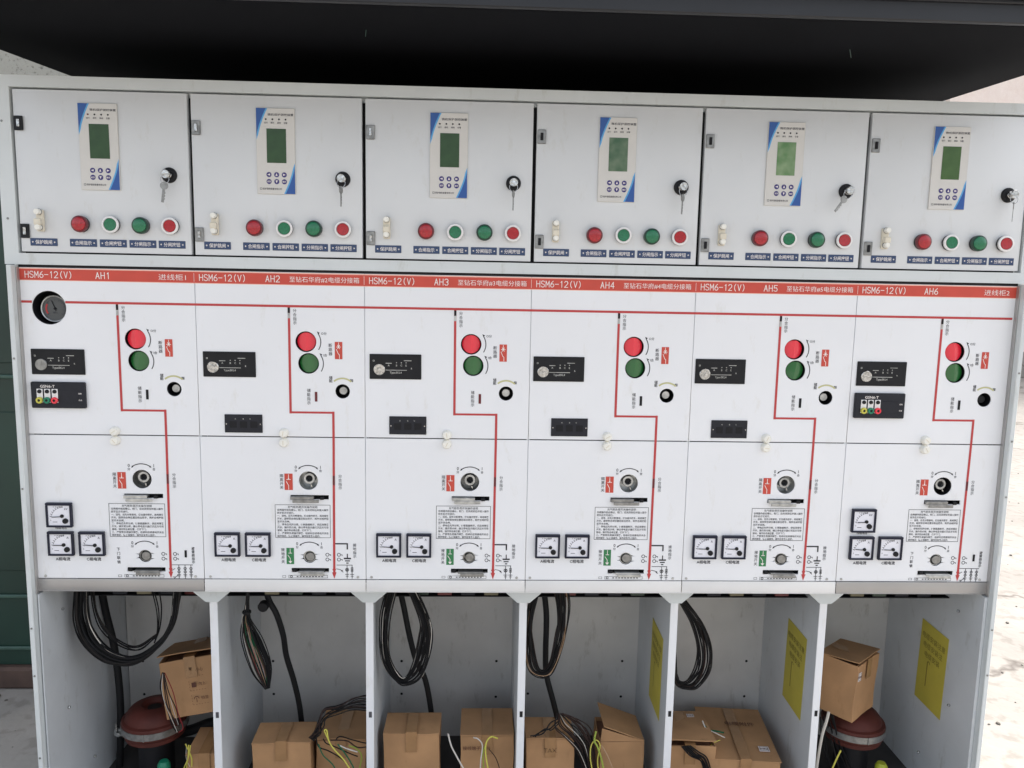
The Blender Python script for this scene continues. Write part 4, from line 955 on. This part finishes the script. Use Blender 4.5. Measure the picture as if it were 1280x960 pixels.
# ------------------------------------------------------------------ cardboard boxes
def cbox(label, loc, w, d, h, rz=0, tilt=(0, 0), gap=.004, flaps=1, marks=None, sticker=None, open_f=0., group='cardboard boxes in the cable compartments'):
    """loc = bottom centre; local x across, y deep"""
    t = thing('cardboard_box', label, 'box', loc, (tilt[0], tilt[1], rz), group)
    th = .003
    def body(bm):
        box(bm, -w/2, w/2, -d/2, -d/2+th, 0, h, .0008); box(bm, -w/2, w/2, d/2-th, d/2, 0, h, .0008)
        box(bm, -w/2, -w/2+th, -d/2+th, d/2-th, 0, h, .0008); box(bm, w/2-th, w/2, -d/2+th, d/2-th, 0, h, .0008)
        box(bm, -w/2+th, w/2-th, -d/2+th, d/2-th, 0, th)
        # crush and bow the panels a little
        bmesh.ops.subdivide_edges(bm, edges=[e for e in bm.edges if e.calc_length() > .06], cuts=3, use_grid_fill=True)
        for v in bm.verts:
            k = math.sin(v.co.x*41+w*90)*math.sin(v.co.z*33+h*50); v.co.y += .0024*k; v.co.x += .0018*math.sin(v.co.z*29+v.co.y*37)
    part('box_body', t, body, CARD)
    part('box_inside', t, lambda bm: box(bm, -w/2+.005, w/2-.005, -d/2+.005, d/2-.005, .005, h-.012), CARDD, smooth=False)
    if flaps == 1:
        tp = mat('brown_packing_tape', (.36, .20, .09), .22, noise=.1, nscale=40)
        part('packing_tape', t, lambda bm: (box(bm, -.016, .016, -d/2-.0045, -d/2-.0040, h-.055, h+.0068)), tp, smooth=False)
        part('packing_tape', t, lambda bm: (box(bm, -.016, .016, -d/2-.0040, d/2-.01, h+.0062, h+.0068)), tp, smooth=False)
    if flaps == 1:      # closed lid flap hinged at the back, slightly lifted in front
        def lid(bm):
            box(bm, -w/2-.001, w/2+.001, 0, d+gap, 0, th, .0006)
            bmesh.ops.subdivide_edges(bm, edges=[e for e in bm.edges if e.calc_length() > .06], cuts=4, use_grid_fill=True)
            for v in bm.verts: v.co.z += .0018*math.sin(v.co.x*38+h*90)*math.sin(v.co.y*22)
        part('lid_flap', t, lid, CARD, (0, d/2+.001, h+.001), rot=(PI-open_f, 0, 0))
        part('tuck_flap', t, lambda bm: box(bm, -w/2+.004, w/2-.004, 0, .0016, -.022, 0), CARD, (0, -d/2+.005, h-.001))
    elif flaps == 3:    # lid hinged at the right, its left side standing up
        part('lid_flap', t, lambda bm: box(bm, -w, 0, -d/2, d/2, 0, th, .0006), CARD, (w/2, 0, h+.001), rot=(0, open_f, 0))
        def fr(bm):
            zt = w*math.tan(open_f)*.93
            f = [bm.verts.new((x, -d/2-.0005, z)) for x, z in ((-w/2, 0), (w/2, 0), (-w/2+.004, zt*.9))]
            b = [bm.verts.new((x, -d/2+.002, z)) for x, z in ((-w/2, 0), (w/2, 0), (-w/2+.004, zt*.9))]
            bm.faces.new(f); bm.faces.new(b[::-1])
            for k in range(3): bm.faces.new((f[k], b[k], b[(k+1) % 3], f[(k+1) % 3]))
        part('front_flap', t, fr, CARD, (0, 0, h+.0015))
    else:               # two flaps meeting in the middle, one raised
        part('lid_flap', t, lambda bm: box(bm, 0, w/2-gap/2, -d/2, d/2, 0, th, .0006), CARD, (-w/2, 0, h+.001), rot=(0, -open_f, 0))
        part('lid_flap', t, lambda bm: box(bm, -w/2+gap/2, 0, -d/2, d/2, 0, th, .0006), CARD, (w/2, 0, h+.001), rot=(0, open_f*.4, 0))
    if marks:
        for face, s_, x, z, hh in marks:
            p = Print(.0035)
            if s_ in ('小心', '向上', '怕湿'):
                for a in range(6): p.rect(-.024+a*.008, -.020+a*.008, -.0165, -.0157)
                for a in range(4): p.rect(-.0248, -.0240, -.015+a*.008, -.011+a*.008)
                p.text(s_, .011, .001, .010, bold=.0)
                if s_ == '小心': p.poly([(-.018, .011), (-.008, .011), (-.010, .002), (-.016, .002)]); p.rect(-.0137, -.0123, -.008, .002); p.rect(-.017, -.009, -.0092, -.008)
                elif s_ == '向上': p.rect(-.018, -.006, -.007, .007)
                else: p.arc(-.012, .0, .007, 0, 180, .0016, 8); p.rect(-.0127, -.0113, -.010, .002)
            else: p.text(s_, 0, 0, hh)
            o = p.build('printed_lettering', t, CARDP)
            if face == 'f': o.location = (x, -d/2-.001, z)
            elif face == 't': o.location = (x, z, h+.0045); o.rotation_euler = (-PI/2, 0, 0)
    if sticker:
        for face, x, z, sw, sh in sticker:
            o = part('paper_label', t, lambda bm: box(bm, -sw/2, sw/2, -.0008, 0, -sh/2, sh/2), PAPER, (x, -d/2-.0022, z) if face == 'f' else (x, z, h+.0062), rot=(0, .05, 0) if face == 'f' else (-PI/2, 0, 0), smooth=False)
            p = Print(.0012); p.text('合格证', 0, 0, sh*.32); p.frame(-sw*.4, sw*.4, -sh*.4, sh*.4, .001); p.build('label_lettering', o, CARDP)
    return t
FL = .053
cbox('closed plain box at the left of the AH2 compartment', (.572, .190, FL), .166, .105, .184, .03)
cbox('box behind loose wires at the right of the AH2 compartment', (.737, .262, FL), .145, .165, .165, 0, gap=.01, open_f=.05)
cbox('closed plain box at the left of the AH3 compartment', (.949, .180, FL), .160, .110, .218, .0)
cbox('box with curling cream wires at the right of the AH3 compartment', (1.168, .215, FL), .155, .150, .200, 0, open_f=.03, marks=[('f', '接线端子 附件', -.03, .165, .012)])
cbox('closed box with printed letters at the left of the AH4 compartment', (1.352, .185, FL), .140, .115, .198, 0, open_f=.03, marks=[('f', 'TAX', .0, .165, .014)])
cbox('torn box with a raised back flap at the right of the AH4 compartment', (1.567, .215, FL), .130, .135, .176, 0, flaps=3, open_f=.36)
cbox('small open-slotted box at the left of the AH5 compartment', (1.768, .225, FL), .150, .190, .172, -.03, open_f=.10, sticker=[('t', .035, .06, .022, .018)])
cbox('large box with red-brown printing and a paper label in AH5', (1.944, .262, FL), .205, .285, .133, -.10, marks=[('t', '电缆附件', .02, .04, .022)], sticker=[('t', .065, -.09, .03, .026)])
cbox('tilted box with printed care symbols resting on the AH1 transformer', (.318, .262, .292), .175, .165, .168, .10, tilt=(-.10, -.14), open_f=.12,
     marks=[('f', '小心', .012, .132, .022), ('f', '向上', .014, .090, .022), ('f', '怕湿', .016, .048, .024)])
cbox('low box at the bottom right of the AH1 compartment', (.360, .18, FL), .10, .14, .165, .05, open_f=.02)
cbox('box set corner-first on the AH6 transformer with a paper label on its edge', (2.265, .235, .290), .15, .12, .175, .72, tilt=(.02, .03), open_f=.10, sticker=[('f', -.06, .14, .020, .026)])
